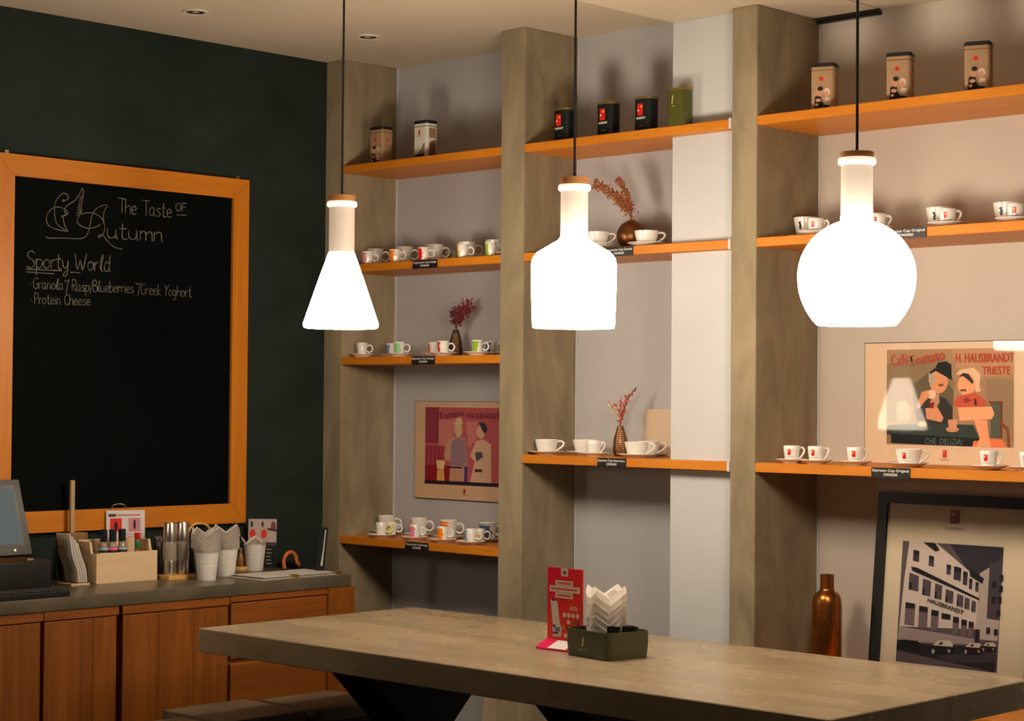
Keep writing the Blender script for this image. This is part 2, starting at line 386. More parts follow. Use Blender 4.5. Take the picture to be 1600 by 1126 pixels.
# a fourth lamp left of the frame, seen only as a reflection in the poster glass
u = mm(6.967)
pendant(0, 3.13, 'conical glass pendant lamp over the counter, mirrored in the vintage poster',
        prof([(0, 500), (40, 503), (52, 511), (55, 512.5), (58, 511), (59, 506), (57, 500), (45, 465), (33, 430), (24, 405), (21, 397), (20, 394)], u, 513),
        prof([(20, 394), (20, 322)], u, 513), 1.42, 0, (513-305)*u, 20*u, -5.85, OPAL_DIM)
# ================================================================== TABLE
T = thing('concrete_table', 'long concrete-topped table on black trestle legs in the foreground', 'table', (-4.11, 4.585, 0))
ob('tabletop', B().box(-1.322, 1.322, -0.518, 0.515, 0.668, 0.75, 0.007, 3), TABLEM, T, smooth=40)
hw = [(-0.33, 0), (0.33, 0), (0.33, 0.03), (0.10, 0.32), (0.085, 0.38), (0.10, 0.44), (0.33, 0.667), (-0.33, 0.667), (-0.10, 0.44), (-0.085, 0.38), (-0.10, 0.32), (-0.33, 0.03)]
for dx in (-0.74, 0.21, 1.05):
    ob('trestle_leg', B().prism([(a-0.03, z) for a, z in hw], dx-0.10, dx+0.10, 'yz'), BLACK, T)

def stool(x0, x1, y0_, y1, label):
    t = thing('square_stool', label, 'stool', ((x0+x1)/2, (y0_+y1)/2, 0), 0, 'low square stools at the table end')
    a, c = (x1-x0)/2, (y1-y0_)/2
    ob('seat', B().box(-a, a, -c, c, 0.395, 0.44, 0.008, 2), STOOLM, t, smooth=40)
    ob('apron', B().box(-a+0.012, a-0.012, -c+0.012, c-0.012, 0.34, 0.396), BLACK, t)
    for sx in (-1, 1):
        for sy in (-1, 1):
            ob('leg', B().box(sx*(a-0.03)-0.016, sx*(a-0.03)+0.016, sy*(c-0.03)-0.016, sy*(c-0.03)+0.016, 0, 0.342), BLACK, t)
stool(-5.645, -5.28, 4.07, 4.44, 'low square stool at the end of the table, in front of the cabinet door')
stool(-5.595, -5.25, 4.475, 4.82, 'low square stool at the table end, closest to the drawers')
stool(-5.478, -5.12, 3.69, 4.035, 'low square stool cut by the lower picture edge')

# ================================================================== COUNTER
CX, CZ = -5.965, 0.83
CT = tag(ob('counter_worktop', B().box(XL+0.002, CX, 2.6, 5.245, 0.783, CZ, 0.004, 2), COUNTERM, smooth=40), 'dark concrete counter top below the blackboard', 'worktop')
def cabinet(y0_, y1, label, kind):
    t = thing('wooden_cabinet', label, 'cabinet', (CX, y0_, 0), 0, 'brown wooden counter cabinets')
    w_ = y1-y0_
    ob('body', B().box(-0.56, -0.024, 0.001, w_-0.001, 0.06, 0.781), W_CAB_Y, t)
    ob('plinth', B().box(-0.5, -0.06, 0, w_, 0, 0.06), BLACK, t)
    if kind == 'door':
        ob('top_rail', B().box(-0.024, -0.004, 0, w_, 0.748, 0.781, 0.002, 1), W_CAB_Y, t)
        n = 3
        d = ob('door', B().box(-0.023, -0.018, 0.004, w_-0.012, 0.07, 0.745), W_CAB_Z, t)
        for k in range(n):
            a = 0.003+(w_-0.015)*k/n; c = 0.003+(w_-0.015)*(k+1)/n
            ob('plank', B().box(-0.019, -0.003-0.0015*(k % 2), a, c, 0.07, 0.744, 0.0015, 1), W_CAB_Z, d)
    elif kind == 'drawers':
        ob('top_rail', B().box(-0.024, -0.004, 0, w_, 0.757, 0.781, 0.002, 1), W_CAB_Y, t)
        for a, c in ((0.535, 0.753), (0.30, 0.518), (0.07, 0.284)):
            ob('drawer_front', B().box(-0.023, -0.005, 0.004, w_-0.003, a, c, 0.003, 1), W_CAB_Y, t)
    else:
        ob('stile', B().box(-0.024, 0.004, 0, w_, 0.0, 0.781, 0.004, 2), W_CAB_Z, t)
    return t
cabinet(3.25, 3.784, 'brown wooden cabinet at the left picture edge', 'door')
cabinet(3.786, 4.108, 'brown wooden cabinet under the keyboard, left of the dark slot', 'door')
cabinet(4.122, 4.622, 'brown wooden cabinet with plank door right of the dark slot', 'door')
cabinet(4.624, 5.122, 'brown wooden drawer cabinet partly hidden by the table', 'drawers')
cabinet(5.123, 5.262, 'narrow wooden end panel closing the counter', 'end')

# ================================================================== BLACKBOARD
FX = XL+0.03
fy0, fy1, fz0, fz1, fw = 3.897, 5.128, 1.022, 2.496, 0.084
BB = thing('blackboard', 'large blackboard in an orange wooden frame with chalk writing', 'blackboard', (XL, (fy0+fy1)/2, fz0))
oy, oz = (fy0+fy1)/2, fz0
ob('board', B().box(0.0, 0.016, fy0+0.05-oy, fy1-0.05-oy, 0.05, fz1-fz0-0.05), BOARDM, BB)
def rail(poly, m): return ob('frame_rail', B().prism([(a-oy, c-oz) for a, c in poly], 0.0, 0.03, 'yz'), m, BB)
g = 0.0006
rail([(fy0+g, fz1), (fy1-g, fz1), (fy1-fw-g, fz1-fw), (fy0+fw+g, fz1-fw)], W_FRAME_Y)
rail([(fy0+g, fz0), (fy1-g, fz0), (fy1-fw-g, fz0+fw), (fy0+fw+g, fz0+fw)], W_FRAME_Y)
rail([(fy0, fz0+g), (fy0, fz1-g), (fy0+fw, fz1-fw-g), (fy0+fw, fz0+fw+g)], W_FRAME_Z)
rail([(fy1, fz0+g), (fy1, fz1-g), (fy1-fw, fz1-fw-g), (fy1-fw, fz0+fw+g)], W_FRAME_Z)
for y in (3.96, 5.085):
    ob('hanging_plate', B().box(0.0, 0.004, y-0.008-oy, y+0.008-oy, fz1-oz, fz1-oz+0.016), STEEL, BB)
# single-stroke chalk alphabet, cap height 1, x-height .55, advance last
G = {
'T': ([[(0, 1), (.62, .98)], [(.33, .99), (.34, 0)]], .62), 'h': ([[(.02, 1.0), (.0, 0)], [(.0, .35), (.2, .55), (.36, .45), (.38, 0)]], .5),
'e': ([[(.02, .28), (.36, .32), (.34, .48), (.2, .56), (.04, .42), (.02, .15), (.18, 0), (.4, .08)]], .5),
'a': ([[(.36, .5), (.18, .56), (.0, .36), (.03, .08), (.16, .0), (.34, .2), (.36, .55), (.38, .05), (.46, 0)]], .56),
's': ([[(.34, .5), (.16, .56), (.04, .42), (.2, .3), (.34, .16), (.2, .0), (.0, .06)]], .46),
't': ([[(.14, .9), (.14, .1), (.28, 0), (.36, .05)], [(0, .6), (.32, .62)]], .42),
'O': ([[(.3, 1), (.06, .8), (.02, .4), (.2, .02), (.46, .1), (.58, .5), (.48, .88), (.3, 1)]], .72),
'F': ([[(.5, 1), (.05, .98), (.04, 0)], [(.05, .55), (.4, .56)]], .6),
'u': ([[(0, .55), (.02, .12), (.16, 0), (.34, .14), (.38, .55), (.4, .05), (.46, 0)]], .54),
'm': ([[(0, .55), (.0, 0)], [(0, .38), (.14, .54), (.26, .44), (.27, 0)], [(.27, .38), (.42, .54), (.53, .44), (.55, 0)]], .66),
'n': ([[(0, .55), (.0, 0)], [(0, .38), (.18, .55), (.33, .45), (.36, .05), (.44, 0)]], .52),
'S': ([[(.5, .9), (.3, 1.02), (.06, .86), (.1, .62), (.38, .46), (.52, .24), (.3, 0), (.0, .08)]], .64),
'p': ([[(0, .55), (.0, -.42)], [(0, .42), (.18, .56), (.38, .42), (.34, .1), (.16, 0), (.02, .1)]], .5),
'o': ([[(.2, .56), (.02, .4), (.04, .1), (.2, 0), (.38, .14), (.38, .42), (.2, .56)]], .5),
'r': ([[(0, .55), (.02, 0)], [(.02, .34), (.14, .52), (.32, .54)]], .38),
'y': ([[(0, .55), (.04, .2), (.18, .08), (.34, .22), (.38, .55), (.36, -.2), (.2, -.42), (.04, -.3), (.4, .02)]], .52),
'W': ([[(0, 1), (.2, 0), (.4, .62), (.58, 0), (.82, 1)]], .92), 'l': ([[(.1, .0), (.04, .3), (.14, .95), (.24, .9), (.1, .3), (.16, 0), (.3, .05)]], .32),
'd': ([[(.36, .48), (.16, .56), (.0, .34), (.06, .04), (.22, .0), (.38, .2)], [(.4, 1), (.38, .1), (.46, 0)]], .54),
'G': ([[(.52, .86), (.3, 1), (.06, .72), (.04, .3), (.22, .0), (.48, .1), (.52, .42), (.3, .42)]], .62),
'/': ([[(0, -.2), (.3, 1.0)]], .36), 'R': ([[(0, 0), (.02, 1), (.36, .98), (.42, .72), (.3, .52), (.04, .5), (.44, 0)]], .5),
'B': ([[(0, 0), (.02, 1), (.32, .96), (.36, .7), (.06, .54), (.42, .46), (.44, .12), (.2, -.02), (0, .02)]], .52),
'b': ([[(0, 1), (.0, .1), (.2, 0), (.38, .16), (.36, .42), (.18, .54), (.0, .4)]], .48), 'i': ([[(.04, .55), (.06, 0)], [(.04, .74), (.05, .78)]], .2),
'w': ([[(0, .9), (.08, .62), (.16, .82), (.26, .62), (.34, .92)]], .3), 'k': ([[(0, 1), (0, 0)], [(.3, .55), (.02, .24), (.34, 0)]], .42),
'Y': ([[(0, 1), (.24, .55)], [(.5, 1), (.24, .5), (.14, 0)]], .5), 'g': ([[(.34, .5), (.16, .56), (.0, .34), (.1, .06), (.3, .14), (.36, .55), (.34, -.2), (.2, -.4), (.04, -.28)]], .5),
'P': ([[(0, 0), (.02, 1), (.34, .98), (.42, .74), (.28, .5), (.03, .46)]], .5), 'C': ([[(.5, .84), (.3, 1), (.06, .74), (.02, .34), (.2, .0), (.5, .1)]], .58),
'.': ([[(.04, .34), (.1, .36)]], .42), ' ': ([], .34)}
CHX = 0.0175
chalk_id = [0]
def chalk_mesh(strokes, rad, name='chalk_lettering'):
    """strokes in board space (y, z) world"""
    b = B()
    for st in strokes:
        pts = spline([(CHX, y-oy, z-oz) for y, z in st], 4) if len(st) > 2 else [Vector((CHX, y-oy, z-oz)) for y, z in st]
        b.tube(pts, rad, 5)
    return ob(name, b, CHALK, BB, smooth=60)
def bp(px, py): p = onX(px, py, XL+CHX); return (p.y, p.z)
def chalk_text(s, p0, p1, hpx, rad):
    a = Vector(bp(*p0)); e = Vector(bp(*p1)); tot = sum(G[c][1] for c in s)
    h = (Vector(bp(p0[0], p0[1]-hpx))-a).length
    d = (e-a); kx = d.length/tot; d.normalize(); n = Vector((-d.y, d.x)); x = 0; out = []
    for c in s:
        for st in G[c][0]:
            out.append([tuple(a+d*((x+q[0]+random.uniform(-.012, .012))*kx)+Vector((0, 1))*(q[1]+random.uniform(-.012, .012))*h) for q in st])
        x += G[c][1]
    o = chalk_mesh(out, rad); o['label'] = 'chalk handwriting: '+s.strip(' .')[:30]
    return o
R1 = 0.0018
chalk_text('The Taste', (184, 332.5), (270, 340), 23.5, R1)
chalk_text('OF', (274.5, 329.5), (292.5, 330.5), 12.5, R1*.8)
chalk_text('utumn', (168, 371.5), (258, 378), 27, R1*1.15)
chalk_text('Sporty World', (42, 418), (174.5, 424), 26, R1*1.1)
chalk_text('.Granola', (46, 450), (100, 452.5), 17, R1*.85)
chalk_text('w', (101, 448), (107, 448.5), 12, R1*.75)
chalk_text('/ Rasp/Blueberries', (103, 454), (210, 457.5), 17.5, R1*.85)
chalk_text('w', (212, 452), (219, 452), 12, R1*.7)
chalk_text('/Greek Yoghort', (215, 459), (300, 464), 17, R1*.7)
chalk_text('.Protein Cheese', (48, 474), (142, 477), 16.5, R1*.85)
def cpx(l): return [bp(40+x/5.714, 280+y/5.714) for x, y in l]
swirls = [[(340, 190), (375, 180), (380, 150), (350, 125), (310, 140), (270, 195), (258, 260), (262, 340), (290, 410), (380, 465)],
          [(380, 465), (290, 450), (210, 415), (185, 355), (205, 290), (260, 250), (320, 252), (370, 285), (375, 310), (330, 330)],
          [(380, 465), (345, 400), (335, 340), (330, 330)],
          [(330, 330), (360, 310), (345, 275), (370, 235), (430, 195), (470, 150), (508, 80), (515, 130), (500, 220), (490, 300), (470, 340), (458, 375), (480, 405), (530, 432), (590, 435), (640, 420), (665, 405)],
          [(180, 510), (210, 525), (350, 525), (470, 530), (530, 515), (560, 470), (575, 400), (590, 330), (620, 275), (670, 240), (728, 230), (700, 290), (695, 370), (708, 430), (690, 490), (650, 500), (655, 520), (690, 500), (730, 550), (790, 605), (860, 622)],
          [(505, 312), (550, 298), (610, 305), (660, 330), (690, 360)]]
swirls += [[(505, 150+22*k), (480-4*k, 170+22*k)] for k in range(8)]
chalk_mesh([cpx(s_) for s_ in swirls], R1*.95, 'chalk_swirl')['label'] = 'ornate chalk letter A with leaf flourishes'
chalk_mesh([cpx([(330+x_*8, 190+y_*8) for x_, y_ in ((0, 0), (1, .6), (1.6, 0), (.8, -.6), (0, 0))]), cpx([(320+x_*8, 330+y_*8) for x_, y_ in ((0, 0), (1, .6), (1.6, 0), (.8, -.6), (0, 0))])], R1*1.4, 'chalk_dot')
def cpx2(l): return [bp(30+x/5.714, 380+y/5.714) for x, y in l]
chalk_mesh([cpx2([(60, 230), (380, 245)]), cpx2([(60, 255), (310, 272)]), cpx2([(455, 258), (545, 263)]), bp and [bp(276, 335.5), bp(291, 336)]], R1*.95, 'chalk_underline')

# ================================================================== CUPS AND SAUCERS
def cup_profile(kind):
    if kind == 'espresso': return [(0.0, .002), (.019, .002), (.0195, 0.0), (.0215, 0.0), (.0225, .004), (.0265, .022), (.0290, .042), (.0300, .056)]
    if kind == 'cappuccino': return [(0.0, .002), (.026, .002), (.0265, 0), (.029, 0), (.031, .004), (.0385, .02), (.0435, .04), (.0455, .055)]
    if kind == 'mug': return [(0.0, .002), (.017, .002), (.0175, 0), (.0195, 0), (.0205, .004), (.0225, .028), (.0250, .058)]
    if kind == 'bigmug': return [(0.0, .002), (.024, .002), (.0245, 0), (.027, 0), (.0285, .004), (.0335, .036), (.0395, .076)]
    if kind == 'tallcup': return [(0.0, .002), (.026, .002), (.0265, 0), (.029, 0), (.031, .004), (.0375, .025), (.0435, .055), (.0465, .076)]
    if kind == 'bowl': return [(0.0, .002), (.029, .002), (.0295, 0), (.032, 0), (.0335, .004), (.039, .018), (.0455, .042), (.0475, .055)]
def rad_at(prof_, z):
    q = prof_[3:]
    for (r0, z0), (r1, z1) in zip(q, q[1:]):
        if z0 <= z <= z1: return r0+(r1-r0)*(z-z0)/(z1-z0)
    return q[-1][0]
HANDLE = {'espresso': 'ear', 'cappuccino': 'ear', 'mug': 'ring', 'bigmug': 'ring', 'bowl': 'ear', 'tallcup': 'ear'}
_cache = {}
def cup_meshes(kind):
    if kind in _cache: return _cache[kind]
    p = cup_profile(kind); h = p[-1][1]; r = p[-1][0]
    inner = [(r-.0012, h+.0012), (r-.0028, h)] + [(max(rr-.003, .004), z) for rr, z in reversed(p[4:-1])] + [(0, .006)]
    body = B().lathe(p+inner, 28).mesh('cup_body', 50)
    if HANDLE[kind] == 'ring':
        zc = h*.56; rr = h*.25; r0 = rad_at(p, zc)
        pts = [(r0+rr*.75+rr*.95*math.cos(a), 0, zc+rr*1.12*math.sin(a)) for a in [PI*.80-k*2*PI*.80/11 for k in range(12)]]
        han = B().tube(pts, .0038 if kind == 'mug' else .0045, 8).mesh('cup_handle', 60)
    else:
        r1, r2 = rad_at(p, h*.86), rad_at(p, h*.28); e = r*.52
        pts = spline([(r1-.003, 0, h*.86), (r1+e*.55, 0, h*.90), (r1+e, 0, h*.74), (r1+e*.72, 0, h*.5), (r2+.004, 0, h*.24), (r2-.003, 0, h*.2)], 3)
        han = B().tube(pts, .0042, 8).mesh('cup_handle', 60)
    for m in (body, han): m.materials.append(PORC)
    _cache[kind] = (body, han, p); return _cache[kind]
def patch(p, a0, a1, z0, z1, mat, off=.0005, wav=0.0, n=7, m=6, seed=0):
    rnd = random.Random(seed); b = B().mat(mat); grid = []
    l0 = [rnd.uniform(-wav, wav) for _ in range(m+1)]; l1 = [rnd.uniform(-wav, wav) for _ in range(m+1)]
    for j in range(m+1):
        z = z0+(z1-z0)*j/m; rr = rad_at(p, z)+off; row = []
        for i in range(n+1):
            a = a0+l0[j]+(a1+l1[j]-a0-l0[j])*i/n
            row.append(b.bm.verts.new((rr*math.cos(a), rr*math.sin(a), z)))
        grid.append(row)
    for j in range(m):
        for i in range(n):
            f = b.bm.faces.new((grid[j][i], grid[j][i+1], grid[j+1][i+1], grid[j+1][i])); f.material_index = 0
    return b.mesh('print')
def bent_text(s, size, p, z, a_c, mat, off=.0006):
    me = text_mesh(s, size, 'CENTER'); rr = rad_at(p, z)+off
    for v in me.vertices:
        a = a_c+v.co.x/rr; zz = z+v.co.y; v.co = Vector((rr*math.cos(a), rr*math.sin(a), zz))
    me.materials.append(mat); return me
_decals = {}
def cup_decals(kind, deco):
    key = (kind, deco)
    if key in _decals: return _decals[key]
    p = cup_meshes(kind)[2]; h = p[-1][1]; out = []; AC = math.radians(-112)
    if deco == 'logo':
        dw = .0062/rad_at(p, h*.6)
        out.append(('logo', patch(p, AC-dw, AC+dw, h*.42, h*.80, REDINK, n=3, m=3)))
        out.append(('emblem', patch(p, AC-dw*.7, AC+dw*.1, h*.62, h*.74, plain('logo_yellow', srgb(235, 170, 90), .4), .0009, .05, 3, 3, 4)))
        out.append(('lettering', bent_text('HAUSBRANDT', .0052, p, h*.28, AC+dw*.5, BLACKINK)))
    elif deco == 'figure':
        dw = .0045/rad_at(p, h*.6)
        out.append(('emblem', patch(p, AC-dw*2.6, AC-dw*.4, h*.42, h*.78, BLACKINK, .0006, .06, 3, 5, 9)))
        out.append(('lettering', bent_text('HAUSBRANDT', .0058, p, h*.30, AC, BLACKINK)))
    elif deco:
        rgb, a0, a1, z0, z1, sd = deco
        out.append(('colour_splash', patch(p, math.radians(a0), math.radians(a1), h*z0, h*z1, col(*rgb, .3), .0005, .22, 8, 7, sd)))
    _decals[key] = out; return out
def cup(px, Y, z, kind, label, deco=None, rotz=None, raise_=0.0, group=None, x=None):
    X = onY(px, 500, Y).x if x is None else x
    t = thing('coffee_cup', label, 'cup', (X, Y, z+raise_), math.radians(38+random.uniform(-7, 7)) if rotz is None else rotz, group)
    body, han, p = cup_meshes(kind)
    link('body', body, t); link('handle', han, t)
    for nm, me in cup_decals(kind, deco): link(nm, me, t)
    return t
def saucer(px, Y, z, r, label, group=None, x=None):
    X = onY(px, 500, Y).x if x is None else x
    key = ('saucer', r)
    if key not in _cache:
        me = B().lathe([(0, .0035), (r*.42, .0035), (r*.46, 0), (r*.54, 0), (r*.56, .003), (r*.80, .0085), (r, .0145), (r*1.0, .0162), (r*.97, .0162), (r*.78, .0112), (r*.56, .0062), (r*.40, .0055), (0, .0055)], 36).mesh('saucer', 50)
        me.materials.append(PORC); _cache[key] = me
    o = link('saucer', _cache[key], None, (X, Y, z)); return tag(o, label, 'saucer', group)
SR = .0062  # cup foot height on a saucer
def cs(px, Y, z, kind, r, label, slabel, deco=None, group=None, rotz=None):
    saucer(px, Y, z, r, slabel, 'saucers '+(group or ''))
    return cup(px, Y, z, kind, label, deco, rotz, SR, 'cups '+(group or ''))
FR, BK = 5.635, 5.775
PINK, ORANGE, RED, YEL, GRN = (214, 150, 165), (240, 130, 20), (228, 28, 20), (240, 195, 60), (140, 180, 30)
MINT, BLUE, LEMON, ROSE, NAVY = (140, 200, 150), (120, 160, 200), (228, 210, 110), (225, 130, 160), (70, 95, 120)
SP = lambda c, sd, a0=-170, a1=-95, z0=.08, z1=.92: (c, a0, a1, z0, z1, sd)
g1 = 'on the second shelf of the left bay'
cup(573.5, FR, ZB, 'mug', 'small white cup with pale pink splash, leftmost beside the cone lamp', SP(PINK, 1), group='small cups '+g1)
cup(616, FR, ZB, 'mug', 'small white cup with bright orange splash on the second left-bay shelf', SP(ORANGE, 2), group='small cups '+g1)
cup(661, FR, ZB, 'mug', 'small white cup with red splash standing above the price tag', SP(RED, 3), group='small cups '+g1)
cup(722, FR, ZB, 'mug', 'small white cup with yellow stripe on the second left-bay shelf', SP(YEL, 4, -175, -130), group='small cups '+g1)
cup(766, FR, ZB, 'mug', 'small white cup with green splash against the pillar, second left-bay shelf', SP(GRN, 5, -165, -112), group='small cups '+g1)
for k, (px, lab, dc) in enumerate(((585, 'large plain white cup behind the pale pink small cup', None), (630, 'large plain white cup behind the orange small cup', None),
        (678, 'large white cup with red edge behind the red small cup', SP(RED, 6, -185, -165)), (729, 'large white cup behind the yellow-striped small cup', SP(YEL, 7, -175, -155, .3, .95)),
        (772, 'large pale green tinted cup behind the green small cup', SP((190, 205, 150), 8, -180, -120, .5, .95)))):
    cs(px, 5.765, ZB, 'bigmug', .066, lab, 'saucer under the '+lab.split('behind ')[0].strip()+', %s from left, second shelf' % ('first', 'second', 'third', 'fourth', 'fifth')[k], dc, g1)
cup(704, 5.86, ZB, 'mug', 'small shaded cup with green patch far back between two large cups', SP(GRN, 12, -120, -70), group='small cups '+g1)
g2 = 'on the third shelf of the left bay'
cs(566, FR+.02, Z1C, 'mug', .056, 'small white cup with faint pink print, leftmost on the third left-bay shelf', 'saucer under the faint pink cup on the third left-bay shelf', SP(PINK, 11, -165, -130, .1, .6), g2)
cs(624, FR+.02, Z1C, 'mug', .058, 'small white cup with mint green print on the third left-bay shelf', 'saucer under the mint green printed cup', SP(MINT, 12, -140, -60), g2)
cs(612, 5.80, Z1C, 'mug', .056, 'small bluish cup hidden behind the mint green cup', 'saucer hidden behind the mint green cup', SP(BLUE, 13), g2)
cs(693, FR+.02, Z1C, 'mug', .060, 'small white cup with red stripe in front of the dark vase', 'saucer under the red-striped cup before the dark vase', SP(RED, 14, -170, -125), g2)
cs(678, 5.765, Z1C, 'mug', .056, 'small cup with orange print behind the red-striped cup', 'saucer behind the red-striped cup', SP((235, 110, 30), 15, -175, -115), g2)
cs(746, FR+.02, Z1C, 'mug', .058, 'small white cup with leaf green print right of the dark vase', 'saucer under the leaf green printed cup', SP(GRN, 16, -145, -80), g2)
cs(768, 5.80, Z1C, 'mug', .050, 'small grey shaded cup at the back, right of the leaf green cup', 'saucer at the back against the pillar, third left-bay shelf', SP(NAVY, 17, -170, -90), g2)
g3 = 'on the lowest shelf of the left bay'
cs(599, FR+.01, ZD, 'mug', .064, 'small cream cup with thin red mark, leftmost on the lowest shelf', 'saucer under the two yellow cups on the lowest shelf', SP(LEMON, 21, -178, -140), g3)
cup(614.5, FR+.06, ZD, 'mug', 'small pale yellow cup touching the cream cup on the lowest shelf', SP(LEMON, 22, -160, -70), raise_=SR, group='cups '+g3)
cs(607, 5.805, ZD, 'bigmug', .066, 'large cup with pale yellow print behind the yellow cups', 'saucer under the large yellow printed cup', SP(LEMON, 23, -175, -140, .3, .95), g3)
cs(651, FR+.02, ZD, 'mug', .060, 'small white cup with pink print on the lowest shelf', 'saucer under the small pink printed cup', SP(ROSE, 24, -165, -90), g3)
cs(657, 5.80, ZD, 'bigmug', .066, 'large cup with pink brush mark behind the small pink cup', 'saucer under the large pink brushed cup', SP(ROSE, 25, -180, -135, .4, .95), g3)
cs(694.5, FR+.02, ZD, 'mug', .062, 'small white cup with orange print on the lowest shelf', 'saucer under the small orange cup on the lowest shelf', SP(ORANGE, 26, -160, -80), g3)
cs(704, 5.80, ZD, 'bigmug', .066, 'large cup with orange brush mark behind the small orange cup', 'saucer under the large orange brushed cup', SP(ORANGE, 27, -150, -80, .55, .95), g3)
cs(738.5, FR+.02, ZD, 'mug', .064, 'small white cup with blue print, rightmost in front on the lowest shelf', 'saucer under the small blue printed cup', SP(BLUE, 28, -178, -120), g3)
cup(751.5, FR+.115, ZD, 'mug', 'small cup just behind the blue printed cup on the lowest shelf', SP((215, 190, 140), 29, -120, -60, .1, .6), group='cups '+g3)
cs(765, 5.825, ZD, 'bigmug', .066, 'large dark blue-grey cup at the back against the pillar', 'saucer under the large blue-grey cup', SP(NAVY, 30, -185, -60, .1, .95), g3)
g4 = 'on the shelf with the round copper vase'
saucer(934, FR+.035, ZB, .074, 'lower of two stacked saucers beside the bottle-shaped lamp neck', 'saucers '+g4)
saucer(934, FR+.035, ZB+.0115, .074, 'upper of two stacked saucers beside the bottle-shaped lamp neck', 'saucers '+g4)
cup(932.5, FR+.035, ZB+.0115, 'bowl', 'wide white cup beside the neck of the bottle-shaped lamp', raise_=SR, group='cups '+g4)
cs(1009.5, FR+.02, ZB, 'bowl', .074, 'wide white cup in front of the round copper vase', 'saucer under the cup before the round copper vase', None, g4)
g5 = 'on the middle bay shelf with the patterned vase'
cs(855.5, FR+.03, ZC_, 'bowl', .075, 'wide white cup by the pillar, left end of the middle bay shelf', 'saucer at the left end of the middle bay shelf', None, g5)
cs(914.5, 5.775, ZC_, 'bowl', .075, 'wide white cup behind the small white cup', 'saucer behind the small white cup', None, g5)
cs(929, FR+.02, ZC_, 'espresso', .062, 'small plain white cup left of the patterned vase', 'saucer under the small plain white cup', None, g5)
cs(996, FR+.02, ZC_, 'bowl', .075, 'wide white cup in front of the patterned vase, right side', 'saucer under the wide cup right of the patterned vase', None, g5)
cs(1014, 5.80, ZC_, 'bowl', .072, 'wide white cup before the small beige board', 'saucer before the small beige board', None, g5)
g6 = 'on the right bay shelf behind the round lamp'
for k, (pl, ps) in enumerate(((1259, 1274), (1356, 1371), (1467, 1480), (1573, 1587))):
    nm = ('leftmost, beside the concrete pillar', 'half hidden by the neck of the round lamp', 'third from the pillar', 'last, at the right picture edge')[k]
    cs(pl, 5.785, ZB, 'tallcup', .070, 'large cup with black figure print, '+nm, 'saucer of large figure cup, '+nm, 'figure', g6)
    cs(ps, FR+.03, ZB, 'espresso', .068, 'small red-logo cup, upper shelf, '+nm, 'saucer of small logo cup, upper shelf, '+nm, 'logo', g6)
g7 = 'in front of the vintage poster'
for px, kind, r, lab in ((1238, 'espresso', .057, 'leftmost, beside the pillar'), (1276, 'espresso', .060, 'second from the pillar'), (1337, 'espresso', .058, 'at the lower left corner of the vintage poster'),
                         (1420, 'cappuccino', .069, 'the wide one above the price tag'), (1545, 'espresso', .068, 'under the right side of the vintage poster'), (1607, 'espresso', .060, 'cut by the right picture edge')):
    cs(px, FR+.02, ZC_, kind, r, 'white logo cup on the poster shelf, '+lab, 'white saucer on the poster shelf, '+lab, 'logo', g7)

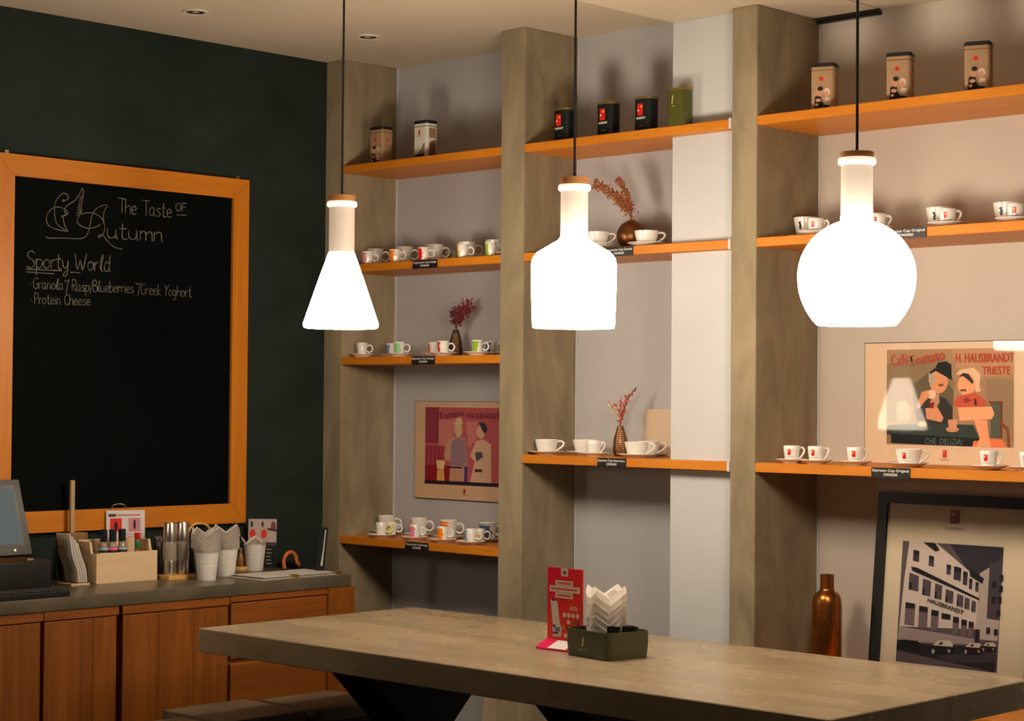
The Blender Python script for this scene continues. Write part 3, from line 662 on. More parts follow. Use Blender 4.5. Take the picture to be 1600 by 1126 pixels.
# ================================================================== TINS
def flat_print(name, parent, layers, face='front', off=0.0006, w_=.08, d=.06, step=.00025):
    """layers: list of (material, polygon in (u, z)); on the -y face (front) or +x face (side)"""
    b = B()
    for i, (m, pl) in enumerate(layers):
        b.mat(m); o = off+step*i
        if face == 'front': b.poly([(u, -d/2-o, z) for u, z in pl])
        else: b.poly([(w_/2+o, u, z) for u, z in pl])
    me = b.mesh(name)
    return link(name, me, parent)
def ell(cx, cy, rx, ry, n=14, a0=0.0, a1=2*PI): return [(cx+rx*math.cos(a0+(a1-a0)*k/n), cy+ry*math.sin(a0+(a1-a0)*k/n)) for k in range(n if abs(a1-a0-2*PI) < 1e-6 else n+1)]
def rect(x0, x1, z0, z1): return [(x0, z0), (x1, z0), (x1, z1), (x0, z1)]
def tin(px, Y, z, kind, label, rotz=0.0):
    X = onY(px, 200, Y).x
    w_, d, h = {'brown': (.086, .066, .155), 'white': (.086, .066, .155), 'black': (.086, .068, .128), 'olive': (.088, .070, .133)}[kind]
    t = thing('coffee_tin', label, 'tin', (X, Y, z), rotz, 'coffee tins on the top shelves')
    r = .012 if kind in ('brown', 'white') else .026
    body = {'brown': TINBROWN, 'white': TINWHITE, 'black': TINBLACK, 'olive': OLIVE}[kind]
    ob('body', B().prism(rrect(w_, d, r, 6), 0, h), body, t, smooth=40)
    lid = LID if kind in ('brown', 'white') else LIDGOLD
    lb = B().prism(rrect(w_+.004, d+.004, r+.002, 6), h, h+.011 if kind in ('brown', 'white') else h+.007)
    lb.prism(rrect(w_-.004, d-.004, r-.002, 6), h+.005, h+(.014 if kind in ('brown', 'white') else .009))
    ob('lid', lb, lid, t, smooth=40)
    if kind in ('brown', 'white'):
        ob('seam', B().prism(rrect(w_+.0012, d+.0012, r+.0006, 6), h-.014, h-.011), plain('tin_seam', (.16, .10, .06), .4), t)
    if kind == 'brown':
        sk, dk, wh = col(196, 140, 110), col(30, 24, 28), col(214, 190, 168)
        fl = w_/2-.013
        flat_print('print', t, [(REDINK, [(-.004+q*.011*math.cos(a), .112+q*.011*math.sin(a)) for k in range(10) for q, a in [((1 if k % 2 == 0 else .5), PI/2+k*PI/5)]]),
            (dk, [(-fl, .004), (fl, .004), (fl*.7, .03), (0, .026), (-fl*.2, .055), (-fl*.9, .05)]), (sk, ell(-.010, .062, .010, .013)), (dk, ell(-.008, .077, .010, .008)),
            (wh, ell(.016, .064, .012, .014)), (sk, ell(.014, .058, .008, .011)), (wh, [(.004, .02), (fl, .016), (fl, .042), (.012, .046)]), (sk, ell(-.014, .036, .010, .006)), (wh, ell(-.02, .02, .006, .005))], d=d)
        flat_print('side_print', t, [(col(170, 95, 60), rect(-.012, .008, .10, .118)), (col(150, 90, 60), rect(-.018, .016, .084, .087))], 'side', w_=w_)
    elif kind == 'white':
        fl = w_/2-.013
        flat_print('print', t, [(REDINK, rect(-.010, .001, .106, .128)), (BLACKINK, rect(-.014, .008, .099, .101)), (col(90, 80, 66), [(-.02, .02), (fl, .02), (fl, .075), (.01, .045)]), (col(150, 138, 112), [(-.01, .022), (fl, .025), (fl, .062), (.01, .04)]), (col(26, 30, 44), rect(-fl, fl, .003, .022))], d=d)
        flat_print('side_print', t, [(col(150, 120, 95), rect(-.02, .02, .092, .135)), (col(130, 95, 75), [(-.02, .02), (.02, .02), (.02, .085), (-.005, .08), (-.02, .07)]), (col(30, 34, 50), rect(-.02, .02, .003, .022)), (col(40, 36, 44), rect(-.012, -.006, .056, .066)), (col(40, 36, 44), rect(.004, .011, .056, .066))], 'side', w_=w_)
    elif kind == 'black':
        flat_print('print', t, [(REDINK, rect(-.017, .010, .064, .110)), (plain('logo_yellow', srgb(235, 170, 90), .4), ell(.002, .098, .006, .004)), (WHITEINK, ell(-.012, .084, .004, .004))], d=d)
        text_on('lettering', 'HAUSBRANDT', .0115, WHITEINK, t, (.0, -d/2-.0007, .050), .046, shear=.2, bold=.0003)
        flat_print('gold_line', t, [(LIDGOLD, rect(-.010, .014, .022, .025))], d=d)
    else:
        gl = plain('gold_print', (.45, .40, .10), .4)
        flat_print('print', t, [(gl, [(-.012, .084), (-.006, .082), (-.002, .112), (-.008, .116)]), (gl, rect(-.012, .002, .072, .0745)), (plain('olive_line', (.16, .06, .015), .4), rect(-.016, .016, .040, .0425))], d=d)
    return t
tin(596, 5.68, ZA, 'brown', 'brown coffee tin with black lid beside the corner pillar')
tin(665, 5.68, ZA, 'white', 'ivory coffee tin with black lid on the top left shelf')
tin(882.5, 5.66, ZA, 'black', 'black coffee tin with red logo behind the lamp cord')
tin(951, 5.66, ZA, 'black', 'black coffee tin with red logo, middle of the three black ones')
tin(1010, 5.66, ZA, 'black', 'black coffee tin with red logo beside the olive tin')
tin(1062, 5.606, ZA, 'olive', 'olive green coffee tin with gold rim in front of the white column')
tin(1288.5, 5.66, ZA, 'brown', 'brown coffee tin with two figures, nearest the right pillar', math.radians(20))
tin(1406.5, 5.66, ZA, 'brown', 'brown coffee tin with two figures, middle of the right top shelf', math.radians(20))
tin(1529, 5.66, ZA, 'brown', 'brown coffee tin with two figures, right end of the top shelf', math.radians(20))

# ================================================================== VASES AND DRIED FLOWERS
def vase_pattern(t, prof_, m, n=11):
    b = B().mat(m)
    rnd = random.Random(3)
    for k in range(n):
        z = .012+.095*k/n
        for a in (-1.32, -1.02, -0.72, -0.42):
            a2 = a+rnd.uniform(-.06, .06)
            q = prof_
            rr = 0
            for (r0, z0), (r1, z1) in zip(q, q[1:]):
                if z0 <= z <= z1 and z1 > z0: rr = r0+(r1-r0)*(z-z0)/(z1-z0)
            if rr > .006: b.ico((rr*math.cos(a2), rr*math.sin(a2), z), .0036, 1, (1, 1, 1.2))
    return ob('relief', b, None, t, smooth=60)
vp = [(0, 0), (.021, 0), (.0285, .012), (.0305, .035), (.026, .07), (.017, .1), (.0125, .113), (.0125, .118), (.010, .118), (.010, .10), (0, .09)]
def vase(px, Y, z, label, m, mrel, s=1.0):
    X = onY(px, 500, Y).x
    t = thing('patterned_vase', label, 'vase', (X, Y, z))
    ob('body', B().lathe([(r*s, zz*s) for r, zz in vp], 28), m, t, smooth=50)
    vase_pattern(t, [(r*s, zz*s) for r, zz in vp[:8]], mrel)
    return X
def bouquet(X, Y, z, label, stems, mstem, seed=1):
    """stems: list of (dx, dy, dz, blob material, blob radius, n blobs, spread)"""
    t = thing('dried_flowers', label, 'dried flowers', (X, Y, z)); rnd = random.Random(seed)
    for dx, dy, dz, m, br, nb, spd in stems:
        q = spline([(0, 0, -.03), (dx*.12, dy*.12, dz*.28), (dx*.5, dy*.5, dz*.68), (dx, dy, dz)], 4)
        ob('stem', B().tube(q, .0011, 5), mstem, t)
        b = B().mat(m)
        for k in range(nb):
            f = .38+.62*(k/nb); p = q[min(int(f*(len(q)-1)), len(q)-1)]
            b.ico((p.x+rnd.gauss(0, spd), p.y+rnd.gauss(0, spd), p.z+rnd.gauss(0, spd)), br*rnd.uniform(.6, 1.3), 1, (1, 1, rnd.uniform(.8, 1.6)))
        o = ob('blossom_spray', b, None, t)
    return t
STEMC = plain('dry_stem', (.16, .06, .035), .8); STEMR = plain('red_stem', (.36, .06, .05), .8)
CRIM = plain('dried_crimson', (.20, .018, .03), .85); DKPL = plain('dried_plum', (.07, .022, .025), .85)
CORAL = plain('dried_coral', (.50, .085, .06), .85); CREAMF = plain('dried_cream', (.70, .52, .33), .85); RUST = plain('dried_rust', (.33, .11, .038), .9); DKOL = plain('dried_olive', (.09, .075, .045), .9)
Xv = vase(712.5, 5.775, Z1C, 'dark vase with copper relief holding crimson dried flowers', DKVASE, plain('relief_copper', (.55, .26, .10), .4, .6))
S_ = Vector((_r.x, _r.y)); S_.normalize()
def lat(a, dz): return (S_.x*a, S_.y*a, dz)
bouquet(Xv, 5.775, Z1C+.118, 'crimson dried flowers in the dark vase on the left bay', [(*lat(-.012, .098), DKPL, .0045, 44, .009), (*lat(.02, .115), CRIM, .0045, 54, .010), (*lat(.065, .128), CRIM, .005, 60, .009), (*lat(.085, .10), CRIM, .0045, 40, .009), (*lat(-.035, .085), DKPL, .0035, 10, .006), (*lat(.035, .07), CRIM, .0045, 26, .009)], STEMC, 5)
Xv = vase(970.5, 5.775, ZC_, 'bronze patterned vase holding red and cream dried flowers', plain('bronze_glaze', (.16, .085, .025), .35, .5), plain('relief_pink_copper', (.60, .33, .19), .4, .5), 1.02)
bouquet(Xv, 5.775, ZC_+.12, 'coral and cream dried flowers in the bronze patterned vase', [(*lat(.0, .105), CORAL, .0040, 26, .005), (*lat(.034, .13), CORAL, .0036, 22, .006), (*lat(.058, .15), STEMR, .0034, 22, .004), (*lat(.062, .158), DKOL, .0038, 8, .003), (*lat(-.05, .098), CREAMF, .0050, 14, .006), (*lat(-.018, .09), CORAL, .0034, 16, .006), (*lat(.02, .08), CORAL, .0036, 22, .006)], STEMR, 8)
Xg = onY(987, 380, 5.775).x
t = thing('round_vase', 'round copper-brown vase with dried grass on the middle bay', 'vase', (Xg, 5.775, ZB))
ob('body', B().lathe([(0, 0), (.026, 0), (.04, .006)]+[(.060*math.cos(a), .062+.060*math.sin(a)) for a in [math.radians(-55+9*k) for k in range(14)]]+[(.012, .122), (.013, .125), (.010, .125), (.009, .112), (0, .105)], 32), BRONZE, t, smooth=50)
bouquet(Xg, 5.775, ZB+.125, 'rust-brown dried grass plumes in the round vase', [(*lat(-.155, .148), RUST, .0042, 230, .0085), (*lat(-.058, .165), RUST, .0040, 160, .0075), (*lat(-.075, .105), RUST, .0042, 150, .011), (*lat(.0, .072), RUST, .003, 22, .010)], STEMC, 12)
tag(ob('beige_board', B().box(0, .26, 0, .012, 0, .188), PALEBOARD, None, (onY(1007, 650, 5.882).x, 5.884, ZC_)), 'small blank beige board standing behind the white cups', 'board')
tag(ob('pale_board', B().prism([(0, 0), (.012, 0), (.072, .42), (.060, .42)], 0, .32, 'yz'), PALEBOARD, None, (-5.80, 5.825, 0)), 'pale board leaning on the wall beneath the left shelves', 'board')
# copper bottle
p = onY(1292.5, 897, 5.80)
t = thing('copper_bottle', 'tall copper metal bottle on the low shelf beside the pillar', 'bottle', (p.x, 5.80, ZE))
h = p.z-ZE
ob('body', B().lathe([(0, 0), (.050, 0), (.0535, .006), (.0535, h-.105), (.051, h-.085), (.042, h-.068), (.029, h-.060), (.0255, h-.052)], 40), COPPER, t, smooth=50)
ob('neck', B().lathe([(.0255, h-.054), (.0245, h-.02), (.0255, h-.004), (.0255, h), (.021, h), (.021, h-.03), (0, h-.03)], 32), COPPER, t, smooth=50)

# ================================================================== PICTURES
def picture(name, label, cat, X0, Yb, z, w_, h, lean, thick, backmat, group=None, yaw=0.0):
    """root at lower left corner; x right, z up, y into the wall"""
    return thing(name, label, cat, (X0, Yb, z), 0, group, rot=(-lean, 0, yaw))
def layered(name, parent, layers, y0=-.0004, step=.0001):
    b = B()
    for i, (m, pl) in enumerate(layers): b.mat(m).poly([(u, y0-step*i, v) for u, v in pl])
    return link(name, b.mesh(name), parent)
def mapper(src, dst):
    (sx0, sy0, sx1, sy1), (dx0, dz0, dx1, dz1) = src, dst
    return lambda pts: [(dx0+(x-sx0)/(sx1-sx0)*(dx1-dx0), dz1+(y-sy0)/(sy1-sy0)*(dz0-dz1)) for x, y in pts]
def glazing(name, parent, x0, x1, z0, z1, y):
    m, n, l, b = (MATS.get('picture_glass'),)+(None,)*3
    if m is None:
        m, n, l, b = new_mat('picture_glass')
        tr = n.new('ShaderNodeBsdfTransparent'); gl = n.new('ShaderNodeBsdfGlossy'); gl.inputs['Roughness'].default_value = 0.03
        fr = n.new('ShaderNodeFresnel'); fr.inputs[0].default_value = 1.45; mx = n.new('ShaderNodeMixShader')
        l.new(fr.outputs[0], mx.inputs[0]); l.new(tr.outputs[0], mx.inputs[1]); l.new(gl.outputs[0], mx.inputs[2])
        l.new(mx.outputs[0], n['Material Output'].inputs[0]); MATS['picture_glass'] = m
    me = bpy.data.meshes.new(name); me.from_pydata([(x0, y, z0), (x1, y, z0), (x1, y, z1), (x0, y, z1)], [], [(0, 1, 2, 3)]); me.materials.append(m)
    return link(name, me, parent)
# --- vintage poster on the right shelf
PW, PH = .712, .436
lean = math.radians(0.05)
t = picture('vintage_poster', 'large cream-bordered vintage coffee poster with two seated figures', 'poster', -3.935, 5.957, ZC_+.001, PW, PH, lean, .01, None, yaw=math.radians(-2.0))
ob('backing', B().box(0, PW, 0, .010, 0, PH), plain('poster_cream', srgb(226, 198, 166), .5), t)
ob('edge', B().box(-.003, PW+.003, .0015, .0115, -.0003, PH+.003), plain('poster_edge', (.05, .035, .025), .5), t)
F = mapper((155, 95, 1420, 1000), (.094, .068, .622, .412))
c_ = lambda *q: col(*q)
skin, skin2, coat, hat = c_(226, 158, 116), c_(236, 172, 128), c_(54, 50, 44), c_(22, 26, 28)
L = [(c_(176, 140, 104), F(rect(160, 1415, 95, 1000))), (c_(150, 124, 92), F([(160, 230), (700, 150), (860, 420), (620, 780), (160, 800)])), (c_(112, 98, 74), F([(440, 420), (640, 280), (840, 480), (820, 800), (480, 800), (430, 600)])),
     (c_(160, 130, 98), F(rect(1150, 1412, 380, 950))), (c_(196, 150, 112), F([(820, 100), (1412, 100), (1412, 340), (1100, 360), (860, 260)])),
     (c_(120, 66, 36), F(rect(1180, 1310, 580, 600))), (c_(120, 66, 36), F(rect(1285, 1310, 580, 920))), (c_(92, 96, 78), F(rect(1195, 1285, 600, 920))), (c_(140, 76, 42), F([(1290, 750), (1370, 830), (1385, 1000), (1355, 1000), (1345, 850), (1290, 790)])),
     (coat, F([(470, 660), (560, 560), (660, 520), (760, 560), (830, 640), (830, 800), (480, 800)])), (c_(200, 150, 116), F([(600, 590), (690, 500), (700, 590), (650, 680)])),
     (skin, F(ell(690, 400, 92, 112, 18))), (c_(190, 170, 146), F([(590, 330), (640, 290), (660, 360), (620, 450), (590, 400)])), (hat, F([(600, 310), (660, 270), (820, 350), (825, 390), (770, 360), (660, 300), (610, 330)])), (hat, F([(655, 280), (680, 225), (760, 210), (815, 240), (820, 370)])),
     (c_(120, 70, 52), F([(680, 425), (735, 420), (740, 440), (700, 448)])), (c_(235, 200, 165), F(ell(620, 520, 45, 45))), (skin, F([(470, 640), (520, 500), (580, 480), (600, 540), (540, 600), (500, 650)])), (skin, F([(560, 650), (680, 640), (740, 740), (720, 780), (570, 750)])), (c_(150, 40, 34), F([(600, 600), (650, 590), (640, 650), (605, 650)])),
     (c_(232, 196, 158), F([(860, 340), (900, 290), (1040, 275), (1100, 340), (1090, 430), (1105, 490), (1060, 500), (1000, 380), (930, 330)])), (skin2, F(ell(965, 430, 88, 105, 18))), (c_(60, 46, 40), F([(890, 360), (930, 320), (985, 330), (1035, 400), (1020, 425), (985, 390), (930, 350)])), (c_(110, 62, 48), F([(900, 475), (960, 470), (965, 490), (910, 492)])),
     (c_(206, 92, 62), F([(830, 620), (880, 540), (1040, 500), (1150, 570), (1150, 640), (880, 640)])), (c_(150, 60, 46), F([(930, 560), (980, 545), (1010, 580), (950, 600)])), (c_(40, 34, 34), F([(1040, 560), (1060, 560), (1068, 620), (1045, 620)])),
     (c_(240, 178, 132), F([(880, 640), (1210, 630), (1235, 700), (1210, 745), (900, 765)])), (c_(244, 170, 124), F([(1040, 755), (1165, 755), (1180, 900), (1210, 1000), (1060, 1000), (1090, 900)])),
     (c_(56, 66, 58), F([(165, 815), (560, 790), (1035, 800), (1095, 925), (165, 890)])), (c_(20, 28, 30), F([(165, 890), (1095, 925), (1040, 1000), (165, 985)])), (c_(150, 116, 88), F(rect(165, 210, 905, 985))), (c_(240, 130, 86), F([(1035, 950), (1070, 945), (1060, 1000), (1025, 1000)])), (c_(240, 128, 82), F([(1190, 925), (1310, 930), (1345, 1000), (1200, 1000)])),
     (c_(214, 150, 118), F(ell(830, 845, 64, 26))), (c_(222, 160, 128), F([(785, 755), (880, 755), (870, 835), (795, 835)])), (c_(226, 182, 140), F(ell(530, 800, 48, 24))), (c_(196, 168, 138), F(ell(330, 650, 70, 70))), (c_(186, 160, 130), F([(270, 690), (390, 690), (380, 780), (275, 780)])), (c_(186, 160, 130), F([(380, 720), (430, 640), (440, 650), (400, 770)]))]
layered('print', t, L, step=.00006)
RT = col(196, 70, 46)
def ptxt(s, u, v, size, width, m=RT, rotz=0.0, parent=t, name='lettering', yy=-.0036, bold=.0):
    (a, b_), = F([(u, v)])
    return text_on(name, s, size, m, parent, (a, yy, b_), width, rot=(PI/2, -rotz, 0), align='LEFT', bold=bold)
ptxt('Caff\u00e8', 205, 250, .058, .075, rotz=math.radians(4)); ptxt('Tostato', 390, 255, .054, .155, rotz=math.radians(9), bold=.0006)
ptxt('H. HAUSBRANDT', 855, 222, .044, .232, bold=.0006); ptxt('TRIESTE', 1115, 335, .040, .112, bold=.0003)
ptxt('CHE  DELIZIA!', 555, 985, .030, .155, col(110, 122, 112))
layered('logo', t, [(REDINK, rect(.334, .352, .026, .053)), (plain('logo_yellow', srgb(235, 170, 90), .4), ell(.340, .047, .003, .003))], y0=-.0006)
text_on('lettering', 'HAUSBRANDT', .008, BLACKINK, t, (.343, -.0008, .016), .042)
glazing('glass', t, 0, PW, 0, PH, -.0046)
# --- pink print, left bay, hung on the wall
t = picture('pink_print', 'pink and crimson framed print hanging on the left bay wall', 'picture', -6.276, YB-.012, 1.118, .56, .43, 0, .012, None)
ob('backing', B().box(0, .56, 0, .0115, 0, .43), plain('print_border', srgb(206, 172, 138), .55), t)
ob('edge', B().box(-.002, .562, .001, .0118, -.002, .432), plain('poster_edge', (.05, .035, .025), .5), t)
F = mapper((152, 165, 870, 925), (.066, .064, .487, .405))
bg, bg2, crim, pale = c_(178, 86, 92), c_(196, 116, 112), c_(140, 22, 34), c_(196, 160, 130)
L = [(bg, F(rect(152, 990, 165, 925))), (c_(140, 54, 72), F(rect(152, 295, 165, 520))), (c_(196, 120, 116), F([(300, 290), (480, 280), (470, 420), (380, 560), (300, 540)])), (bg2, F([(590, 300), (720, 300), (700, 480), (620, 560)])), (c_(158, 60, 70), F(rect(152, 360, 545, 745))),
     (crim, F(rect(152, 420, 738, 890))), (c_(80, 30, 50), F(rect(286, 294, 165, 510)))] + [(c_(120, 40, 56), F(rect(170+44*k, 180+44*k, 550, 735))) for k in range(4)]
L += [(c_(190, 146, 116), F([(360, 640), (400, 490), (480, 450), (590, 470), (612, 680), (590, 890), (420, 890), (440, 690), (380, 690)])), (c_(150, 116, 130), F([(440, 500), (500, 460), (590, 480), (608, 690), (580, 740), (430, 740)])), (c_(200, 166, 132), F(ell(515, 385, 42, 72))), (c_(206, 176, 140), F([(470, 340), (490, 270), (545, 260), (560, 330)])), (c_(52, 38, 66), F(rect(420, 560, 745, 762))), (c_(70, 50, 110), F([(580, 740), (612, 740), (612, 890), (580, 890)])),
      (c_(206, 168, 140), F([(640, 640), (700, 490), (780, 470), (860, 520), (865, 890), (640, 890), (690, 690)])), (c_(204, 164, 134), F(ell(752, 400, 46, 66))), (c_(54, 48, 60), F([(730, 310), (790, 310), (822, 370), (795, 420), (765, 380)])), (c_(86, 76, 84), F([(690, 600), (760, 590), (780, 640), (710, 690)])), (c_(80, 50, 64), F(rect(690, 770, 760, 790))),
      (c_(224, 190, 146), F([(278, 690), (375, 690), (362, 775), (290, 775)])), (c_(220, 160, 96), F([(290, 780), (362, 780), (370, 890), (285, 890)])), (c_(38, 24, 36), F(rect(152, 990, 890, 925)))]
layered('print', t, L, step=.00006)
DR = c_(96, 26, 38)
ptxt('Tostato', 305, 285, .040, .16, DR, math.radians(7), t); ptxt('HAUSBRANDT', 605, 270, .034, .20, DR, 0, t)
layered('logo', t, [(REDINK, rect(.311, .325, .028, .048)), (BLACKINK, ell(.318, .036, .0035, .006))], y0=-.0006)
text_on('lettering', 'HAUSBRANDT', .007, BLACKINK, t, (.318, -.0008, .020), .034)
# --- black framed photograph on the low shelf
lean = math.radians(6.0)
PW, PH = .66, .708
t = picture('framed_photograph', 'black framed black-and-white street photograph leaning on the right bay wall', 'picture', -3.868, 5.885, ZE+.001, PW, PH, lean, .02, None)
fw_ = .040
for q in (([(0, 0), (PW, 0), (PW-fw_, fw_), (fw_, fw_)]), ([(0, PH), (PW, PH), (PW-fw_, PH-fw_), (fw_, PH-fw_)]), ([(0, 0), (fw_, fw_), (fw_, PH-fw_), (0, PH)]), ([(PW, 0), (PW-fw_, fw_), (PW-fw_, PH-fw_), (PW, PH)])):
    ob('frame_rail', B().prism(q, -.012, .012, 'xz'), BLACKP, t)
ob('mat_board', B().box(fw_-.006, PW-fw_+.006, 0, .010, fw_-.006, PH-fw_+.006), plain('mat_board', srgb(222, 206, 180), .6), t)
F = mapper((105, -225, 1065, 1065), (.108, .104, .512, .535))
fa, fa2, dk, md, sky = c_(214, 198, 188), c_(150, 134, 126), c_(26, 24, 32), c_(96, 84, 88), c_(52, 46, 58)
L = [(md, F(rect(105, 1065, -225, 1065))), (sky, F([(560, -225), (1065, -225), (1065, 100), (760, 60)])), (fa, F([(170, -225), (430, -225), (860, 130), (870, 640), (120, 690), (140, 200)])), (c_(186, 172, 164), F([(860, 60), (960, -20), (945, 640), (850, 640)])), (c_(74, 64, 72), F([(945, -40), (1064, -110), (1064, 520), (945, 520)])), (c_(190, 176, 168), F([(940, 520), (1062, 530), (1055, 740), (850, 740)])),
     (dk, F([(300, -225), (420, -225), (470, -150), (430, -130)])), (dk, F([(760, 20), (900, 110), (890, 170), (770, 100)])), (dk, F([(200, 45), (260, 50), (870, 320), (870, 345), (480, 190), (215, 90)])),
     (c_(165, 145, 142), F([(120, 690), (840, 740), (850, 800), (110, 850)])), (c_(40, 34, 44), F([(108, 830), (400, 850), (1050, 800), (1048, 1062), (105, 945)])), (c_(66, 56, 66), F([(480, 950), (1048, 850), (1048, 960), (640, 1010)])),
     (c_(16, 16, 22), F([(115, 880), (150, 825), (310, 825), (345, 880), (340, 930), (110, 925)]))]
for x, y, w_, h_ in ((215, -140, 60, 120), (370, -90, 50, 110), (545, -10, 42, 105), (615, 5, 70, 140), (705, 50, 42, 140), (765, 120, 30, 110), (825, 150, 30, 100)):
    L.append((c_(64, 56, 68), F([(x, y), (x+w_, y+w_*.22), (x+w_, y+h_+w_*.22), (x, y+h_)]))); L.append((dk, F([(x, y), (x+w_, y+w_*.22), (x+w_, y+h_*.4+w_*.22), (x, y+h_*.4)])))
for x, y, w_, h_ in ((190, 110, 95, 180), (325, 160, 80, 175), (445, 200, 70, 160), (550, 250, 75, 140), (660, 290, 60, 130), (735, 320, 45, 120), (800, 345, 40, 120)):
    L.append((c_(84, 74, 84), F([(x, y), (x+w_, y+w_*.3), (x+w_, y+h_+w_*.15), (x, y+h_)]))); L.append((dk, F([(x, y+h_*.55), (x+w_*.3, y+h_*.58), (x+w_*.3, y+h_), (x, y+h_)])))
for x, y, w_, h_ in ((170, 425, 95, 240), (305, 450, 85, 230), (425, 480, 70, 210), (525, 505, 85, 60), (635, 530, 55, 180), (715, 550, 50, 170), (785, 565, 45, 155)):
    L.append((c_(118, 100, 102), F([(x, y), (x+w_, y+w_*.12), (x+w_, y+h_+4), (x, y+h_)]))); L.append((dk, F([(x, y), (x+w_, y+w_*.12), (x+w_, y+66), (x, y+62)])))
for x, y in ((950, 610), (1020, 620), (980, 130), (985, 290), (1045, 60), (1045, 170), (1040, 290), (1035, 420)): L.append((dk, F(rect(x, x+34, y, y+66))))
L.append((dk, F(rect(850, 890, 640, 775))))
for x, y, s in ((400, 800, 1.0), (720, 790, .8), (895, 770, .6)):
    L.append((c_(18, 18, 24), F([(x, y+100*s), (x+20*s, y+60*s), (x+90*s, y+50*s), (x+260*s, y+50*s), (x+250*s, y+120*s), (x+60*s, y+150*s)]))); L.append((c_(206, 194, 180), F([(x+60*s, y+52*s), (x+110*s, y-5*s), (x+220*s, y-15*s), (x+250*s, y+20*s), (x+250*s, y+48*s)])))
    L.append((dk, F([(x+110*s, y+40*s), (x+130*s, y+10*s), (x+155*s, y+8*s), (x+150*s, y+36*s)]))); L.append((c_(170, 160, 150), F(ell(x+65*s, y+115*s, 16*s, 26*s)))); L.append((c_(150, 140, 134), F(ell(x+215*s, y+95*s, 14*s, 22*s))))
layered('photograph', t, L, y0=-.0004, step=.00004)
(a, b_), = F([(380, 400)])
text_on('lettering', 'HAUSBRANDT', .020, BLACKINK, t, (a, -.0052, b_), .150, rot=(PI/2, math.radians(13), 0), align='LEFT', bold=.0005)
layered('logo', t, [(plain('logo_rust', srgb(150, 50, 24), .4), rect(.296, .334, PH-.102, PH-.052)), (plain('logo_yellow', srgb(235, 170, 90), .4), ell(.306, PH-.068, .007, .006))], y0=-.0006)
text_on('lettering', 'HAUSBRANDT', .015, BLACKINK, t, (.315, -.0008, PH-.124), .082, shear=.15)
glazing('glass', t, fw_-.004, PW-fw_+.004, fw_-.004, PH-fw_+.004, -.0065)

# ================================================================== ON THE TABLE
def liner_mesh(r0=.024, r1=.040, h=.052, tip=.030):
    b = B(); n = 32; rings = []
    b.mat(PAPER)
    cen = b.bm.verts.new((0, 0, 0)); prof_ = [(r0, 0), (r0*1.1, .30), (r0*1.24, .60), (r1*.86, .84), (r1*1.10, 1.0)]
    for i, (r, f) in enumerate(prof_):
        ring = []
        for k in range(n):
            a = 2*PI*k/n; tri = abs(((a/(PI/2)) % 1)-.5)*2        # 1 at corners, 0 between
            hh = h*f+tip*f*f*(tri-.5); rr = r*(1+.12*f*f*tri)
            ring.append(b.bm.verts.new((rr*math.cos(a), rr*math.sin(a), hh)))
        rings.append(ring)
    for k in range(n): b.bm.faces.new((cen, rings[0][(k+1) % n], rings[0][k]))
    for A, C in zip(rings, rings[1:]):
        for k in range(n): b.bm.faces.new((A[k], A[(k+1) % n], C[(k+1) % n], C[k]))
    me = b.mesh('paper_liner', 30); return me
LINER = liner_mesh(.027, .048, .058, .032); LINER_BIG = liner_mesh(.036, .056, .062, .036)
def liner_stack(x, y, z, n, dz, me, where, group, rz=0.3):
    ords = ['lowest', 'second', 'third', 'fourth', 'fifth', 'sixth', 'seventh', 'eighth', 'ninth']
    for k in range(n):
        o = link('paper_liner', me, None, (x+random.uniform(-.0012, .0012), y+random.uniform(-.0012, .0012), z+dz*k), (random.uniform(-.03, .03), random.uniform(-.03, .03), rz+random.uniform(-.05, .05)))
        w_ = 'topmost' if k == n-1 else (ords[k]+(' from bottom' if k else ''))
        tag(o, 'white paper liner, %s, %s' % (w_, where), 'paper liner', group)
bx, by, brot = -3.972, 4.568, math.radians(-9)
t = thing('napkin_box', 'olive green square box on the table holding white paper liners', 'box', (bx, by, .75), brot)
W2, D2, H2 = .108, .086, .086
b = B()
outer = [rrect(2*W2*.965, 2*D2*.965, .018, 5), rrect(2*W2*1.01, 2*D2*1.01, .02, 5), rrect(2*W2, 2*D2, .02, 5)]
zs = [0, .05, H2]; rings = [[b.bm.verts.new((x, y, z)) for x, y in o_] for o_, z in zip(outer, zs)]
inn = [[b.bm.verts.new((x, y, z)) for x, y in rrect(2*W2-.010, 2*D2-.010, .016, 5)] for z in (H2, .012)]
rings += inn
n = len(rings[0])
for A, C in zip(rings, rings[1:]):
    for k in range(n): b.bm.faces.new((A[k], A[(k+1) % n], C[(k+1) % n], C[k]))
b.bm.faces.new(rings[0]); b.bm.faces.new(rings[-1])
ob('body', b, OLIVEBOX, t, smooth=40)
b = B().mat(plain('gold_print', (.45, .40, .10), .4))
b.poly([(-.022, -D2*1.012-.0008, .034), (-.014, -D2*1.012-.0008, .034), (-.010, -D2*1.012-.0008, .062), (-.017, -D2*1.012-.0008, .066)])
link('emblem', b.mesh('emblem'), t)
text_on('lettering', 'HAUSBRANDT', .008, plain('gold_print', (.45, .40, .10), .4), t, (-.016, -D2*1.012-.0008, .022), .044)
liner_stack(bx-.006, by+.002, .764, 7, .0215, LINER_BIG, 'in the olive box', 'paper liners in the olive box', .12)
